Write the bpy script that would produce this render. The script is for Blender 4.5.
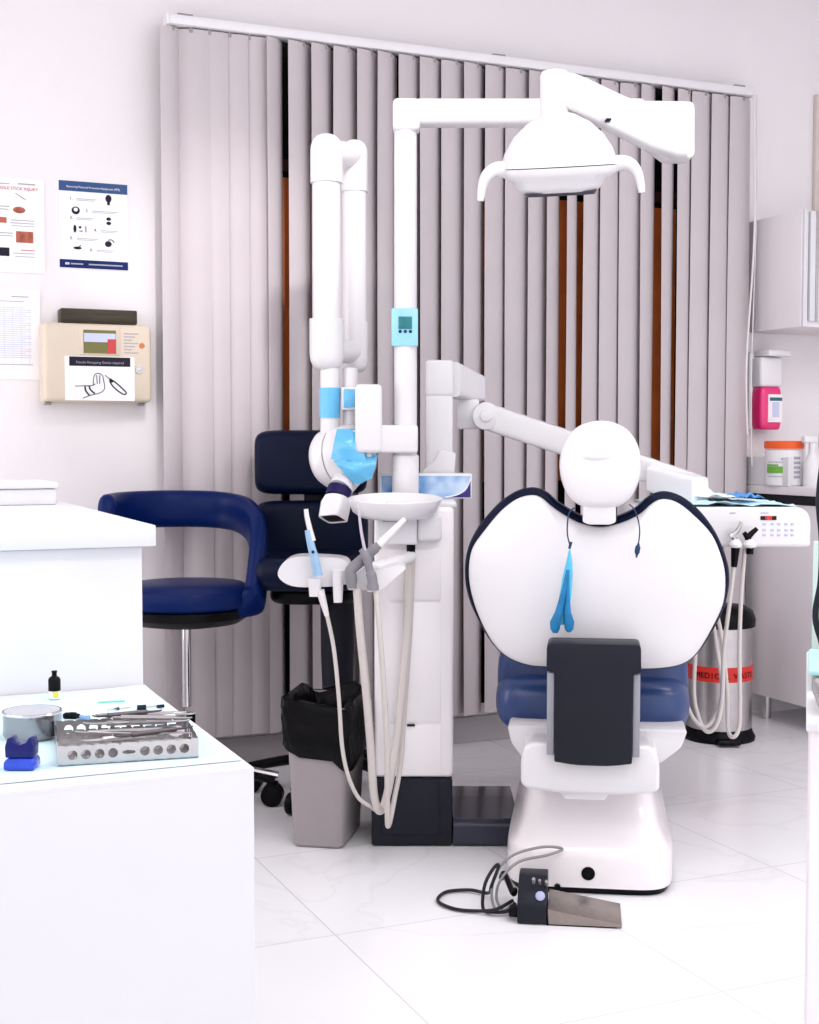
import bpy, bmesh, math, random
from mathutils import Vector, Matrix
random.seed(4)
for o in list(bpy.data.objects): bpy.data.objects.remove(o)
SC = bpy.context.scene
COL = SC.collection
PI = math.pi
# ------------------------------------------------------------------ camera, light, exposure
F = 1350.0; PITCH = math.radians(3.05); TH = math.radians(23.6); CH = 1.1
CT, ST = math.cos(TH), math.sin(TH); CP, SP = math.cos(PITCH), math.sin(PITCH)
cam = bpy.data.cameras.new('camera'); camo = bpy.data.objects.new('camera', cam); COL.objects.link(camo)
cam.sensor_fit = 'VERTICAL'; cam.sensor_height = 24; cam.lens = F / 1024 * 24; cam.clip_start = 0.05
camo.location = (0, 0, CH); camo.rotation_euler = (PI / 2 - PITCH, 0, -TH)
SC.camera = camo
w = bpy.data.worlds.new('world'); SC.world = w; w.use_nodes = True
w.node_tree.nodes['Background'].inputs[0].default_value = (0.93, 0.95, 1.0, 1)
w.node_tree.nodes['Background'].inputs[1].default_value = 1.6
SC.view_settings.view_transform = 'Standard'; SC.view_settings.look = 'None'
SC.view_settings.gamma = 1; SC.view_settings.use_curve_mapping = False
SC.view_settings.exposure = 0.06
LIGHTS = [  # x, y, z, size x, size y, watts
    (1.2, 2.0, 2.90, 1.2, 0.6, 14), (2.7, 2.0, 2.90, 1.2, 0.6, 16),
    (1.2, 0.3, 2.90, 1.2, 0.6, 18), (3.2, 0.4, 2.90, 1.2, 0.6, 18)]
for i, (x, y, z, sx, sy, p) in enumerate(LIGHTS):
    l = bpy.data.lights.new('ceiling_light', 'AREA'); l.shape = 'RECTANGLE'; l.size = sx; l.size_y = sy
    l.energy = p; l.color = (1.0, 0.985, 0.99)
    o = bpy.data.objects.new('ceiling_light', l); COL.objects.link(o); o.location = (x, y, z)
# added fill at the left wall, no window there, for left-facing sides
l = bpy.data.lights.new('left_fill_light', 'AREA'); l.shape = 'RECTANGLE'; l.size = 1.6; l.size_y = 2.4; l.energy = 17; l.color = (1.0, 0.98, 0.98)
o = bpy.data.objects.new('left_fill_light', l); COL.objects.link(o); o.location = (-0.57, 2.2, 1.7); o.rotation_euler = (0, -PI / 2, 0)

l = bpy.data.lights.new('corner_fill_light', 'AREA'); l.shape = 'RECTANGLE'; l.size = 1.7; l.size_y = 0.35; l.energy = 9; l.color = (1.0, 0.975, 0.97)  # added fill by the back corner, grazes the left vanes to brighten them
o = bpy.data.objects.new('corner_fill_light', l); COL.objects.link(o); o.location = (-0.57, 4.12, 1.15); o.rotation_euler = (0, -PI / 2, 0)

# added spot near the ceiling to brighten the left part of the blind
l = bpy.data.lights.new('blind_fill_spot', 'SPOT'); l.energy = 150; l.spot_size = math.radians(24); l.spot_blend = 1.0; l.shadow_soft_size = 0.06; l.color = (1.0, 0.97, 0.96)
o = bpy.data.objects.new('blind_fill_spot', l); COL.objects.link(o); o.location = (1.0, 1.7, 2.85)
dv0 = Vector((1.27, 4.3, 1.55)) - o.location; o.rotation_euler = dv0.to_track_quat('-Z', 'Y').to_euler()

# ------------------------------------------------------------------ coordinates
# two frames: 'wall' = world axes (back wall runs along X); 'view' = u right, v away, z up
def ray(px, py):
    dx = (px - 409.5) / F; dy = (512 - py) / F
    return (dx, CP + dy * SP, -SP + dy * CP)
def at(px, py, v):
    d = ray(px, py); t = v / d[1]
    return (d[0] * t, v, CH + d[2] * t)
def w2(u, v): return (u * CT + v * ST, -u * ST + v * CT)
def wallpt(px, py, Y):
    d = ray(px, py); X, Yd = w2(d[0], d[1]); t = Y / Yd
    return (X * t, Y, CH + d[2] * t)
def floorpt(px, py, z=0.0):
    d = ray(px, py); t = (z - CH) / d[2]
    return (d[0] * t, d[1] * t, z)
def P(px, v): return (px - 409.5) / F * v     # u of a pixel column
def Z(py, v): return at(400, py, v)[2]

# ------------------------------------------------------------------ materials
def lin(c):
    def f(x):
        x /= 255.0
        return x / 12.92 if x <= 0.04045 else ((x + 0.055) / 1.055) ** 2.4
    return tuple(f(x) for x in c) + (1,)
MC = {}
def mat(name, rgb, rough=0.4, metal=0.0, coat=0.0, var=0.03, scale=6.0, bump=0.0, bscale=60.0, alpha=1.0, trans=0.0, emit=None):
    if name in MC: return MC[name]
    m = bpy.data.materials.new(name); m.use_nodes = True; nt = m.node_tree; b = nt.nodes['Principled BSDF']
    c = lin(rgb)
    n = nt.nodes.new('ShaderNodeTexNoise'); n.inputs['Scale'].default_value = scale; n.inputs['Detail'].default_value = 3
    tc = nt.nodes.new('ShaderNodeTexCoord'); nt.links.new(tc.outputs['Object'], n.inputs['Vector'])
    r = nt.nodes.new('ShaderNodeValToRGB')
    r.color_ramp.elements[0].position = 0.3; r.color_ramp.elements[1].position = 0.7
    r.color_ramp.elements[0].color = tuple(x * (1 - var) for x in c[:3]) + (1,)
    r.color_ramp.elements[1].color = tuple(min(1, x * (1 + var)) for x in c[:3]) + (1,)
    nt.links.new(n.outputs['Fac'], r.inputs['Fac']); nt.links.new(r.outputs['Color'], b.inputs['Base Color'])
    b.inputs['Roughness'].default_value = rough; b.inputs['Metallic'].default_value = metal; b.inputs['Specular IOR Level'].default_value = 0.12 if max(rgb) < 100 and not metal else 0.5
    b.inputs['Coat Weight'].default_value = coat; b.inputs['Coat Roughness'].default_value = 0.1
    b.inputs['Alpha'].default_value = alpha; b.inputs['Transmission Weight'].default_value = trans
    if emit:
        b.inputs['Emission Color'].default_value = lin(emit[0]); b.inputs['Emission Strength'].default_value = emit[1]
    if bump:
        n2 = nt.nodes.new('ShaderNodeTexNoise'); n2.inputs['Scale'].default_value = bscale
        nt.links.new(tc.outputs['Object'], n2.inputs['Vector'])
        bp = nt.nodes.new('ShaderNodeBump'); bp.inputs['Strength'].default_value = bump; bp.inputs['Distance'].default_value = 0.01
        nt.links.new(n2.outputs['Fac'], bp.inputs['Height']); nt.links.new(bp.outputs['Normal'], b.inputs['Normal'])
    MC[name] = m
    return m
WHITE = mat('white_enamel', (226, 223, 225), 0.28, coat=0.3, var=0.01)
WHITE2 = mat('white_plastic', (232, 230, 233), 0.35, var=0.015)
LAM = mat('white_laminate', (220, 219, 223), 0.45, var=0.01)
GREYLAM = mat('grey_laminate', (236, 230, 233), 0.5, var=0.015)
NAVY = mat('navy_vinyl', (2, 26, 82), 0.36, coat=0.03, var=0.06, bump=0.05, bscale=300)
NAVYD = mat('dark_navy_vinyl', (5, 15, 42), 0.38, coat=0.02, var=0.06, bump=0.05, bscale=300)
CHAR = mat('charcoal_plastic', (36, 37, 46), 0.4, var=0.05)
BLACK = mat('black_plastic', (9, 8, 11), 0.4, var=0.08)
CHROME = mat('chrome', (215, 213, 215), 0.14, metal=1.0, var=0.02)
STEEL = mat('brushed_steel', (190, 186, 186), 0.28, metal=1.0, var=0.05, scale=30)
HOSE = mat('cream_hose', (204, 196, 192), 0.45, var=0.02)
FILM = mat('blue_barrier_film', (96, 186, 232), 0.25, coat=0.4, var=0.12, scale=14, bump=0.3, bscale=25)
FILML = mat('pale_blue_film', (150, 212, 240), 0.25, coat=0.3, var=0.1, scale=18)
GREYP = mat('grey_plastic', (150, 146, 148), 0.45, var=0.05)

# ------------------------------------------------------------------ mesh builder
def catmull(pts, n=6, closed=False):
    pts = [Vector(p) for p in pts]
    if len(pts) < 3 or n <= 1: return pts
    out = []; N = len(pts)
    rng = range(N if closed else N - 1)
    for i in rng:
        if closed: a, b, c, d = pts[(i - 1) % N], pts[i], pts[(i + 1) % N], pts[(i + 2) % N]
        else: a, b, c, d = pts[max(i - 1, 0)], pts[i], pts[i + 1], pts[min(i + 2, N - 1)]
        for k in range(n):
            t = k / n
            out.append(0.5 * ((2 * b) + (c - a) * t + (2 * a - 5 * b + 4 * c - d) * t * t + (3 * b - a - 3 * c + d) * t ** 3))
    if not closed: out.append(pts[-1])
    return out
class MB:
    def __init__(s): s.v = []; s.f = []; s.m = []
    def add(s, vs, fs, mi=0, M=None):
        o = len(s.v)
        s.v += [tuple(M @ Vector(p)) if M else tuple(p) for p in vs]
        s.f += [tuple(i + o for i in f) for f in fs]; s.m += [mi] * len(fs)
        return s
    def bm(s, b, mi=0, M=None):
        b.verts.index_update()
        s.add([v.co[:] for v in b.verts], [[v.index for v in f.verts] for f in b.faces], mi, M); b.free(); return s
    def box(s, x0, x1, y0, y1, z0, z1, bev=0.0, seg=2, mi=0, M=None):
        b = bmesh.new(); bmesh.ops.create_cube(b, size=1)
        for v in b.verts:
            v.co = Vector(((x0 + x1) / 2 + v.co.x * (x1 - x0), (y0 + y1) / 2 + v.co.y * (y1 - y0), (z0 + z1) / 2 + v.co.z * (z1 - z0)))
        if bev: bmesh.ops.bevel(b, geom=b.edges[:], offset=min(bev, 0.49 * min(abs(x1 - x0), abs(y1 - y0), abs(z1 - z0))), segments=seg, profile=0.5, affect='EDGES')
        return s.bm(b, mi, M)
    def lathe(s, prof, c=(0, 0, 0), seg=32, mi=0, M=None, sx=1, sy=1):
        vs = []; fs = []; n = len(prof)
        for r, z in prof:
            for k in range(seg):
                a = 2 * PI * k / seg; vs.append((c[0] + r * math.cos(a) * sx, c[1] + r * math.sin(a) * sy, c[2] + z))
        for i in range(n - 1):
            for k in range(seg):
                fs.append((i * seg + k, i * seg + (k + 1) % seg, (i + 1) * seg + (k + 1) % seg, (i + 1) * seg + k))
        if prof[0][0] > 1e-5: fs.append(tuple(range(seg))[::-1])
        if prof[-1][0] > 1e-5: fs.append(tuple((n - 1) * seg + k for k in range(seg)))
        return s.add(vs, fs, mi, M)
    def cyl(s, p0, p1, r0, r1=None, seg=20, mi=0, bev=0.0):
        r1 = r0 if r1 is None else r1
        p0, p1 = Vector(p0), Vector(p1); d = p1 - p0; L = d.length
        M = Matrix.Translation(p0) @ d.to_track_quat('Z', 'Y').to_matrix().to_4x4()
        b = min(bev, L * 0.45, r0 * 0.9, r1 * 0.9) if bev else 0
        if b: prof = [(r0 - b, 0), (r0 - b * 0.3, b * 0.3), (r0, b), (r1, L - b), (r1 - b * 0.3, L - b * 0.3), (r1 - b, L)]
        else: prof = [(r0, 0), (r1, L)]
        return s.lathe(prof, seg=seg, mi=mi, M=M)
    def loft(s, rings, mi=0, cap=True, M=None, closed=False):
        n = len(rings[0]); vs = [p for r in rings for p in r]; fs = []
        R = len(rings)
        for i in range(R if closed else R - 1):
            j = (i + 1) % R
            for k in range(n):
                fs.append((i * n + k, i * n + (k + 1) % n, j * n + (k + 1) % n, j * n + k))
        if cap and not closed:
            fs.append(tuple(range(n))[::-1]); fs.append(tuple((R - 1) * n + k for k in range(n)))
        return s.add(vs, fs, mi, M)
    def tube(s, pts, r, seg=10, n=6, mi=0, ends=True, flat=1.0):
        P_ = catmull(pts, n); L = len(P_)
        rs = [r] * L if not isinstance(r, (list, tuple)) else [r[0] + (r[-1] - r[0]) * i / (L - 1) if len(r) == 2 else r[min(len(r) - 1, int(i / (L - 1) * (len(r) - 1) + 0.5))] for i in range(L)]
        rings = []; prev = None
        for i, p in enumerate(P_):
            t = (P_[min(i + 1, L - 1)] - P_[max(i - 1, 0)])
            if t.length < 1e-9: t = Vector((0, 0, 1))
            t.normalize()
            if prev is None:
                a = Vector((0, 0, 1)) if abs(t.z) < 0.9 else Vector((1, 0, 0))
                nn = (a - t * a.dot(t)).normalized()
            else: nn = (prev - t * prev.dot(t)).normalized()
            prev = nn; bb = t.cross(nn)
            rings.append([tuple(p + (nn * math.cos(2 * PI * k / seg) * flat + bb * math.sin(2 * PI * k / seg)) * rs[i]) for k in range(seg)])
        return s.loft(rings, mi)
    def prism(s, poly, c0, c1, plane='uz', bev=0.0, seg=2, mi=0, M=None):
        # poly in the named plane, extruded along the remaining axis from c0 to c1
        def put(a, b, c): return {'uz': (a, c, b), 'uv': (a, b, c), 'vz': (c, a, b)}[plane]
        b = bmesh.new(); vs = [b.verts.new(put(a, q, c0)) for a, q in poly]
        f = b.faces.new(vs); ex = bmesh.ops.extrude_face_region(b, geom=[f])
        d = Vector(put(0, 0, c1 - c0))
        for e in ex['geom']:
            if isinstance(e, bmesh.types.BMVert): e.co += d
        bmesh.ops.recalc_face_normals(b, faces=b.faces[:])
        if bev:
            es = [e for e in b.edges if len(e.link_faces) == 2 and any(len(q.verts) > 4 or q in (f,) for q in e.link_faces) or e.calc_face_angle(0) > 0.6]
            bmesh.ops.bevel(b, geom=es, offset=bev, segments=seg, profile=0.5, affect='EDGES')
        return s.bm(b, mi, M)
    def sheet(s, g, th=0.001, mi=0, M=None):
        # g: grid of points [rows][cols] -> thin solid
        R, C = len(g), len(g[0]); b = bmesh.new()
        vs = [[b.verts.new(p) for p in row] for row in g]
        for i in range(R - 1):
            for j in range(C - 1): b.faces.new((vs[i][j], vs[i][j + 1], vs[i + 1][j + 1], vs[i + 1][j]))
        bmesh.ops.recalc_face_normals(b, faces=b.faces[:]); bmesh.ops.solidify(b, geom=b.faces[:], thickness=th)
        return s.bm(b, mi, M)
    def text(s, t, size, M, mi=0, align='LEFT', depth=0.0):
        c = bpy.data.curves.new('t', 'FONT'); c.body = t; c.size = size; c.align_x = align; c.extrude = depth
        o = bpy.data.objects.new('t', c); COL.objects.link(o)
        me = o.to_mesh(); s.add([v.co[:] for v in me.vertices], [tuple(p.vertices) for p in me.polygons], mi, M)
        o.to_mesh_clear(); bpy.data.objects.remove(o); bpy.data.curves.remove(c); return s
    def build(s, name, mats, parent=None, base=None, frame='view', ang=38, recalc=True, smooth=True):
        if parent is not None: frame, base = FR[parent.name]
        elif base is None:
            xs = [p[0] for p in s.v]; ys = [p[1] for p in s.v]
            base = ((min(xs) + max(xs)) / 2, (min(ys) + max(ys)) / 2, min(p[2] for p in s.v))
        me = bpy.data.meshes.new(name)
        me.from_pydata([(a - base[0], b - base[1], c - base[2]) for a, b, c in s.v], [], s.f)
        if not isinstance(mats, (list, tuple)): mats = [mats]
        for m in mats: me.materials.append(m)
        me.polygons.foreach_set('material_index', s.m)
        if recalc:
            b = bmesh.new(); b.from_mesh(me); bmesh.ops.recalc_face_normals(b, faces=b.faces[:]); b.to_mesh(me); b.free()
        if smooth:
            me.polygons.foreach_set('use_smooth', [True] * len(me.polygons)); me.set_sharp_from_angle(angle=math.radians(ang))
        me.update()
        o = bpy.data.objects.new(name, me); COL.objects.link(o)
        if parent is not None: o.parent = parent
        else: place(o, base, frame)
        FR[o.name] = (frame, base)
        return o
FR = {}
def place(o, base, frame):
    if frame == 'chair':
        a, b_ = base[0] - CHU, base[1] - CHV
        x, y = w2(CHU + a * math.cos(CHA) + b_ * math.sin(CHA), CHV - a * math.sin(CHA) + b_ * math.cos(CHA))
        o.location = (x, y, base[2]); o.rotation_euler = (0, 0, -TH - CHA)
    elif frame == 'view':
        x, y = w2(base[0], base[1]); o.location = (x, y, base[2]); o.rotation_euler = (0, 0, -TH)
    else: o.location = base
def tag(o, label, cat, group=None):
    o['label'] = label; o['category'] = cat
    if group: o['group'] = group
    return o
def thing(name, label, cat, base, frame='view', group=None):
    o = bpy.data.objects.new(name, None); COL.objects.link(o); o.empty_display_size = 0.05
    place(o, base, frame); FR[o.name] = (frame, tuple(base)); return tag(o, label, cat, group)
def struct(o): o['kind'] = 'structure'; return o
def srect(cx, cy, a, b, n=4.0, seg=32, put=None):
    out = []
    for k in range(seg):
        t = 2 * PI * (k + 0.5) / seg; c, q = math.cos(t), math.sin(t)
        x = cx + a * math.copysign(abs(c) ** (2 / n), c); y = cy + b * math.copysign(abs(q) ** (2 / n), q)
        out.append(put(x, y) if put else (x, y))
    return out
def pill(mb, c, a, b, h, n=4, e=0.4, mi=0, axis='z', seg=32, lv=6, n2=2.5):
    # rounded cushion: superellipse cross-section, rounded over its height h along axis
    rings = []
    for i in range(-lv, lv + 1):
        t = math.sin(i / lv * PI / 2); z = t * h / 2
        k = (1 - abs(t) ** n2) ** (1 / n2) if abs(t) < 1 else 0
        sa = max(a - e * min(a, b, h) * (1 - k), 0.0005); sb = max(b - e * min(a, b, h) * (1 - k), 0.0005)
        if axis == 'z': rings.append(srect(c[0], c[1], sa, sb, n, seg, lambda x, y, z=z: (x, y, c[2] + z)))
        if axis == 'y': rings.append(srect(c[0], c[2], sa, sb, n, seg, lambda x, y, z=z: (x, c[1] + z, y)))
        if axis == 'x': rings.append(srect(c[1], c[2], sa, sb, n, seg, lambda x, y, z=z: (c[0] + z, x, y)))
    return mb.loft(rings, mi)
def rpoly(pts, r, seg=4):
    # round the corners of a polygon
    out = []; N = len(pts)
    for i in range(N):
        a, b, c = Vector(pts[i - 1]), Vector(pts[i]), Vector(pts[(i + 1) % N])
        rr = r[i] if isinstance(r, (list, tuple)) else r
        d1 = (a - b); d2 = (c - b); k = min(rr, d1.length * 0.45, d2.length * 0.45)
        if k < 1e-6: out.append(tuple(b)); continue
        p = b + d1.normalized() * k; q = b + d2.normalized() * k
        for j in range(seg + 1):
            t = j / seg; out.append(tuple((1 - t) ** 2 * p + 2 * t * (1 - t) * b + t * t * q))
    return out
# the dental chair points straight away from where its base stands: its own frame, turned by CHA about its base
CHV = 3.215; CHU = (590 - 409.5) / F * CHV; CHA = math.atan((590 - 409.5) / F)
def uz(pts, v): return [(at(x, y, v)[0], at(x, y, v)[2]) for x, y in pts]

# ================================================================== the room
WY = 4.385; YB = 4.30
fm = bpy.data.materials.new('glossy_white_tile'); fm.use_nodes = True
nt = fm.node_tree; b = nt.nodes['Principled BSDF']; tc = nt.nodes.new('ShaderNodeTexCoord')
br = nt.nodes.new('ShaderNodeTexBrick'); br.offset = 0; br.inputs['Scale'].default_value = 1.0
br.inputs['Brick Width'].default_value = 0.6; br.inputs['Row Height'].default_value = 0.6; br.inputs['Mortar Size'].default_value = 0.0018
br.inputs['Color1'].default_value = lin((245, 244, 246)); br.inputs['Color2'].default_value = lin((243, 242, 245)); br.inputs['Mortar'].default_value = lin((216, 211, 215))
mp = nt.nodes.new('ShaderNodeMapping'); mp.inputs['Location'].default_value = (0.17, 0.23, 0)
nt.links.new(tc.outputs['Object'], mp.inputs['Vector']); nt.links.new(mp.outputs['Vector'], br.inputs['Vector'])
wv = nt.nodes.new('ShaderNodeTexNoise'); wv.inputs['Scale'].default_value = 1.3; wv.inputs['Detail'].default_value = 8; wv.inputs['Distortion'].default_value = 1.6
nt.links.new(tc.outputs['Object'], wv.inputs['Vector'])
rp = nt.nodes.new('ShaderNodeValToRGB'); e = rp.color_ramp.elements
e[0].position = 0.475; e[0].color = (1, 1, 1, 1); e[1].position = 0.525; e[1].color = (1, 1, 1, 1); q = e.new(0.5); q.color = (0.86, 0.85, 0.87, 1)
mx = nt.nodes.new('ShaderNodeMix'); mx.data_type = 'RGBA'; mx.blend_type = 'MULTIPLY'; mx.inputs[0].default_value = 0.4
nt.links.new(wv.outputs['Fac'], rp.inputs['Fac']); nt.links.new(br.outputs['Color'], mx.inputs[6]); nt.links.new(rp.outputs['Color'], mx.inputs[7])
nt.links.new(mx.outputs[2], b.inputs['Base Color']); b.inputs['Roughness'].default_value = 0.2; b.inputs['Specular IOR Level'].default_value = 0.35
FLOOR = fm
WALLM = mat('painted_wall', (238, 233, 235), 0.75, var=0.012, scale=2, bump=0.05, bscale=120)
CEIL = mat('ceiling_paint', (235, 233, 235), 0.9)
struct(MB().box(-0.6, 4.4, -1.6, WY + 0.1, -0.08, 0).build('floor', FLOOR, base=(0, 0, 0), frame='wall', smooth=False))
struct(MB().box(-0.6, 4.4, WY, WY + 0.1, 0, 3.0).build('wall_back', WALLM, base=(0, WY, 0), frame='wall', smooth=False))
struct(MB().box(-0.7, -0.6, -1.6, WY + 0.1, 0, 3.0).build('wall_left', WALLM, base=(-0.6, 0, 0), frame='wall', smooth=False))
struct(MB().box(4.4, 4.5, -1.6, WY + 0.1, 0, 3.0).build('wall_right', WALLM, base=(4.4, 0, 0), frame='wall', smooth=False))
struct(MB().box(-0.7, 4.5, -1.6, WY + 0.1, 3.0, 3.08).build('ceiling', CEIL, base=(0, 0, 3.0), frame='wall', smooth=False))
BASEB = mat('grey_baseboard', (176, 170, 173), 0.5)
mb = MB().box(-0.6, 3.34, WY - 0.016, WY, 0, 0.095, 0.003)
struct(mb.build('baseboard_back', BASEB, base=(0, WY, 0), frame='wall'))
# window behind the blind: dark glass, wooden panels beyond it
wl, wr = 1.08, 3.34
GLASSD = mat('night_glass', (18, 13, 16), 0.5, var=0.3, scale=3)
WOODB = mat('orange_brown_wood', (196, 100, 38), 0.55, var=0.25, scale=5)
FRM = mat('window_frame_brown', (60, 36, 30), 0.5, var=0.1)
mb = MB().box(wl, wr, WY - 0.006, WY - 0.001, 0.14, 2.46)
win = struct(mb.build('window_1', GLASSD, base=(wl, WY - 0.006, 0.14), frame='wall', smooth=False))
mb = MB()
for x0, x1 in ((1.42, 1.80), (2.10, 2.62), (2.75, 3.02), (3.06, 3.2)): mb.box(x0, x1, WY - 0.016, WY - 0.006, 0.95, 1.98)
mb.build('wooden_panel', WOODB, win, smooth=False)
mb = MB()
for x in (1.10, 1.95, 2.68, 3.32): mb.box(x - 0.02, x + 0.02, WY - 0.022, WY - 0.006, 0.14, 2.46)
mb.box(wl, wr, WY - 0.022, WY - 0.006, 2.0, 2.04); mb.build('window_frame', FRM, win, smooth=False)
TR = mat('cream_trim', (214, 203, 196), 0.6)
x, _, z0 = wallpt(811.5, 212, WY); z1 = wallpt(811.5, 95, WY)[2]
struct(MB().box(x, x + 0.03, WY - 0.02, WY, 1.9, z1, 0.004).build('trim_1', TR, frame='wall'))

# ------------------------------------------------------------------ vertical blind
a = wallpt(163, 12, YB - 0.03); c = wallpt(755, 88, YB - 0.03)
rz = (a[2] + c[2]) / 2; RX0, RX1 = a[0] + 0.015, c[0]
bl = thing('vertical_blind', 'grey vertical vane blind hanging from a white headrail across the window', 'blind', ((RX0 + RX1) / 2, YB, 0.12), 'wall')
RH = 0.03
mb = MB().box(RX0, RX1, YB - 0.03, YB + 0.03, rz - RH, rz, 0.004)
mb.box(RX0 - 0.003, RX0 + 0.006, YB - 0.033, YB + 0.033, rz - RH - 0.002, rz + 0.002, 0.002)
mb.box(RX1 - 0.006, RX1 + 0.003, YB - 0.033, YB + 0.033, rz - RH - 0.002, rz + 0.002, 0.002)
mb.build('headrail', WHITE2, bl)
for px in (184, 497, 738):
    x = wallpt(px, 20, YB)[0]
    MB().box(x - 0.025, x + 0.025, YB - 0.02, WY, rz, rz + 0.008, 0.002).build('bracket', GREYP, bl)
VANE = mat('grey_vane_fabric', (198, 189, 192), 0.7, var=0.03, scale=3, bump=0.08, bscale=250)
vz0 = wallpt(250, 733, YB)[2]; vz1 = rz - RH - 0.005
vanes = [(164, 184), (181, 211), (209, 229), (227, 249), (247, 268), (271, 284), (291, 311), (314, 334), (335, 361), (360, 378), (380, 394),
         (401, 419), (422, 440), (443, 465), (466, 480), (487, 506), (507, 530), (530, 544), (549, 560), (569, 577), (585, 599), (602, 620),
         (621, 639), (643, 654), (664, 673), (679, 691), (692, 710), (712, 729), (730, 750)]
GAPS = (5, 18, 19, 23, 24)
for i, (pl, pr) in enumerate(vanes):
    VW = 0.088 if i == 0 else 0.122
    if 5 <= i < 28: pr = pr + 1.0 if i in GAPS else min(vanes[i + 1][0] + 0.5, pr + 5)
    d = ray((pl + pr) / 2, 260); X, Y = w2(d[0], d[1]); phi = math.atan2(X, Y)
    c = wallpt((pl + pr) / 2, 260, YB); v = c[0] * ST + c[1] * CT
    if i in (1, 2, 3, 4):                      # the closed vanes at the left overlap each other
        aa = -0.32; wpx = VW * math.cos(aa + phi) * F / v; c = wallpt(pr - wpx / 2, 260, YB)
    else:
        k = (pr - pl) / F * v / VW
        aa = (math.acos(min(1, k)) - phi) if k < 1 else -phi
        aa = max(-0.45, min(1.0, aa))
    tw = random.uniform(-0.12, 0.12)
    if i in (8, 9, 10, 16, 17): tw *= 1.6
    if i < 5: tw *= 0.3
    g = []
    NZ = 10
    for iz in range(NZ + 1):
        t = iz / NZ; zz = vz1 + (vz0 - vz1) * t + random.uniform(-0.002, 0.002) * (iz == NZ)
        an = aa + tw * (t - 0.35) + 0.03 * math.sin(t * 5 + i)
        row = []
        for j in range(9):
            s_ = (j / 8 - 0.5); lx = s_ * VW; ly = -0.017 * (1 - (2 * s_) ** 2) + 0.0085
            row.append((c[0] + lx * math.cos(an) - ly * math.sin(an), YB + lx * math.sin(an) + ly * math.cos(an), zz))
        g.append(row)
    vn = MB().sheet(g, 0.0012).build('vane', VANE, bl, ang=60)
    MB().box(c[0] - 0.006, c[0] + 0.006, YB - 0.012, YB + 0.012, vz1 - 0.012, rz - RH, 0.002).build('hook', GREYP, vn)
# control chain and wand on the right end
x = RX1 - 0.02
CORD = mat('white_cord', (225, 220, 220), 0.6)
MB().tube([(x, YB - 0.05, rz - RH), (x + 0.01, YB - 0.052, 1.9), (x - 0.02, YB - 0.052, 1.4), (x - 0.01, YB - 0.052, 1.12)], 0.004).build('control_wand', CORD, bl)
MB().tube([(x + 0.02, YB - 0.04, rz - RH), (x + 0.026, YB - 0.042, 2.0), (x + 0.012, YB - 0.042, 1.35), (x + 0.02, YB - 0.042, 1.0)], 0.0022).build('control_cord', CORD, bl)

# ------------------------------------------------------------------ notices on the wall
PAPER = mat('white_paper', (244, 243, 246), 0.6, var=0.01)
PBLUE = mat('print_blue', (18, 66, 124), 0.5, var=0.05); PNAVY = mat('print_navy', (26, 40, 96), 0.5)
INK = mat('print_ink', (40, 36, 50), 0.6); GREYI = mat('print_grey', (168, 166, 176), 0.6); RED = mat('print_red', (196, 58, 60), 0.5)
SKIN = mat('print_photo_brown', (170, 84, 60), 0.5, var=0.5, scale=40); LBL = mat('print_lilac', (200, 206, 232), 0.6)
class Sheet:
    def __init__(s, px0, py0, px1, py1, Y=WY - 0.002, th=0.0015):
        A = wallpt(px0, py0, Y); B = wallpt(px1, py1, Y)
        s.x0, s.x1, s.z1, s.z0 = A[0], B[0], A[2], B[2]; s.Y = Y; s.mb = MB()
        s.mb.box(s.x0, s.x1, Y - th, Y + 0.001, s.z0, s.z1); s.k = 1; s.f = Y - th
    def r(s, a, b, c, d, mi):   # fractions, b,d measured from the top
        s.k += 1; y = s.f - 0.0004 - 0.00003 * s.k
        X = lambda t: s.x0 + (s.x1 - s.x0) * t
        Zf = lambda t: s.z1 - (s.z1 - s.z0) * t
        s.mb.box(X(a), X(c), y, s.f, Zf(d), Zf(b), mi=mi); return s
    def poly(s, pts, mi):
        s.k += 1; y = s.f - 0.0004 - 0.00003 * s.k
        s.mb.prism([(s.x0 + (s.x1 - s.x0) * a, s.z1 - (s.z1 - s.z0) * b) for a, b in pts], s.f, y, 'uz', mi=mi); return s
    def line(s, pts, w, mi):
        W = s.x1 - s.x0; Hh = s.z1 - s.z0
        s.mb.tube([(s.x0 + W * a, s.f - 0.0006, s.z1 - Hh * b) for a, b in pts], w, seg=6, n=4, mi=mi); return s
    def ell(s, a, b, ra, rb, mi): return s.poly([(a + ra * math.cos(t * PI / 8), b + rb * math.sin(t * PI / 8)) for t in range(16)], mi)
    def txt(s, t, a, b, size, mi, align='LEFT'):
        M = Matrix.Translation((s.x0 + (s.x1 - s.x0) * a, s.f - 0.0016, s.z1 - (s.z1 - s.z0) * b)) @ Matrix.Rotation(PI / 2, 4, 'X')
        s.mb.text(t, size, M, mi, align); return s
    def build(s, name, mats, label, cat):
        o = s.mb.build(name, mats, base=((s.x0 + s.x1) / 2, s.Y, s.z0), frame='wall', smooth=False, recalc=False); return tag(o, label, cat)
MP = [PAPER, PBLUE, PNAVY, INK, GREYI, RED, SKIN, LBL]
s = Sheet(58.5, 180, 128, 271)
s.r(0, 0.0, 1, 0.115, 1).r(0.0, 0.90, 1, 0.995, 2)
s.txt('Removing Personal Protective Equipment (PPE)', 0.5, 0.075, 0.0088, 0, 'CENTER')
s.r(0.08, 0.935, 0.14, 0.96, 7).r(0.16, 0.94, 0.34, 0.955, 4).r(0.42, 0.94, 0.92, 0.955, 4)
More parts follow.
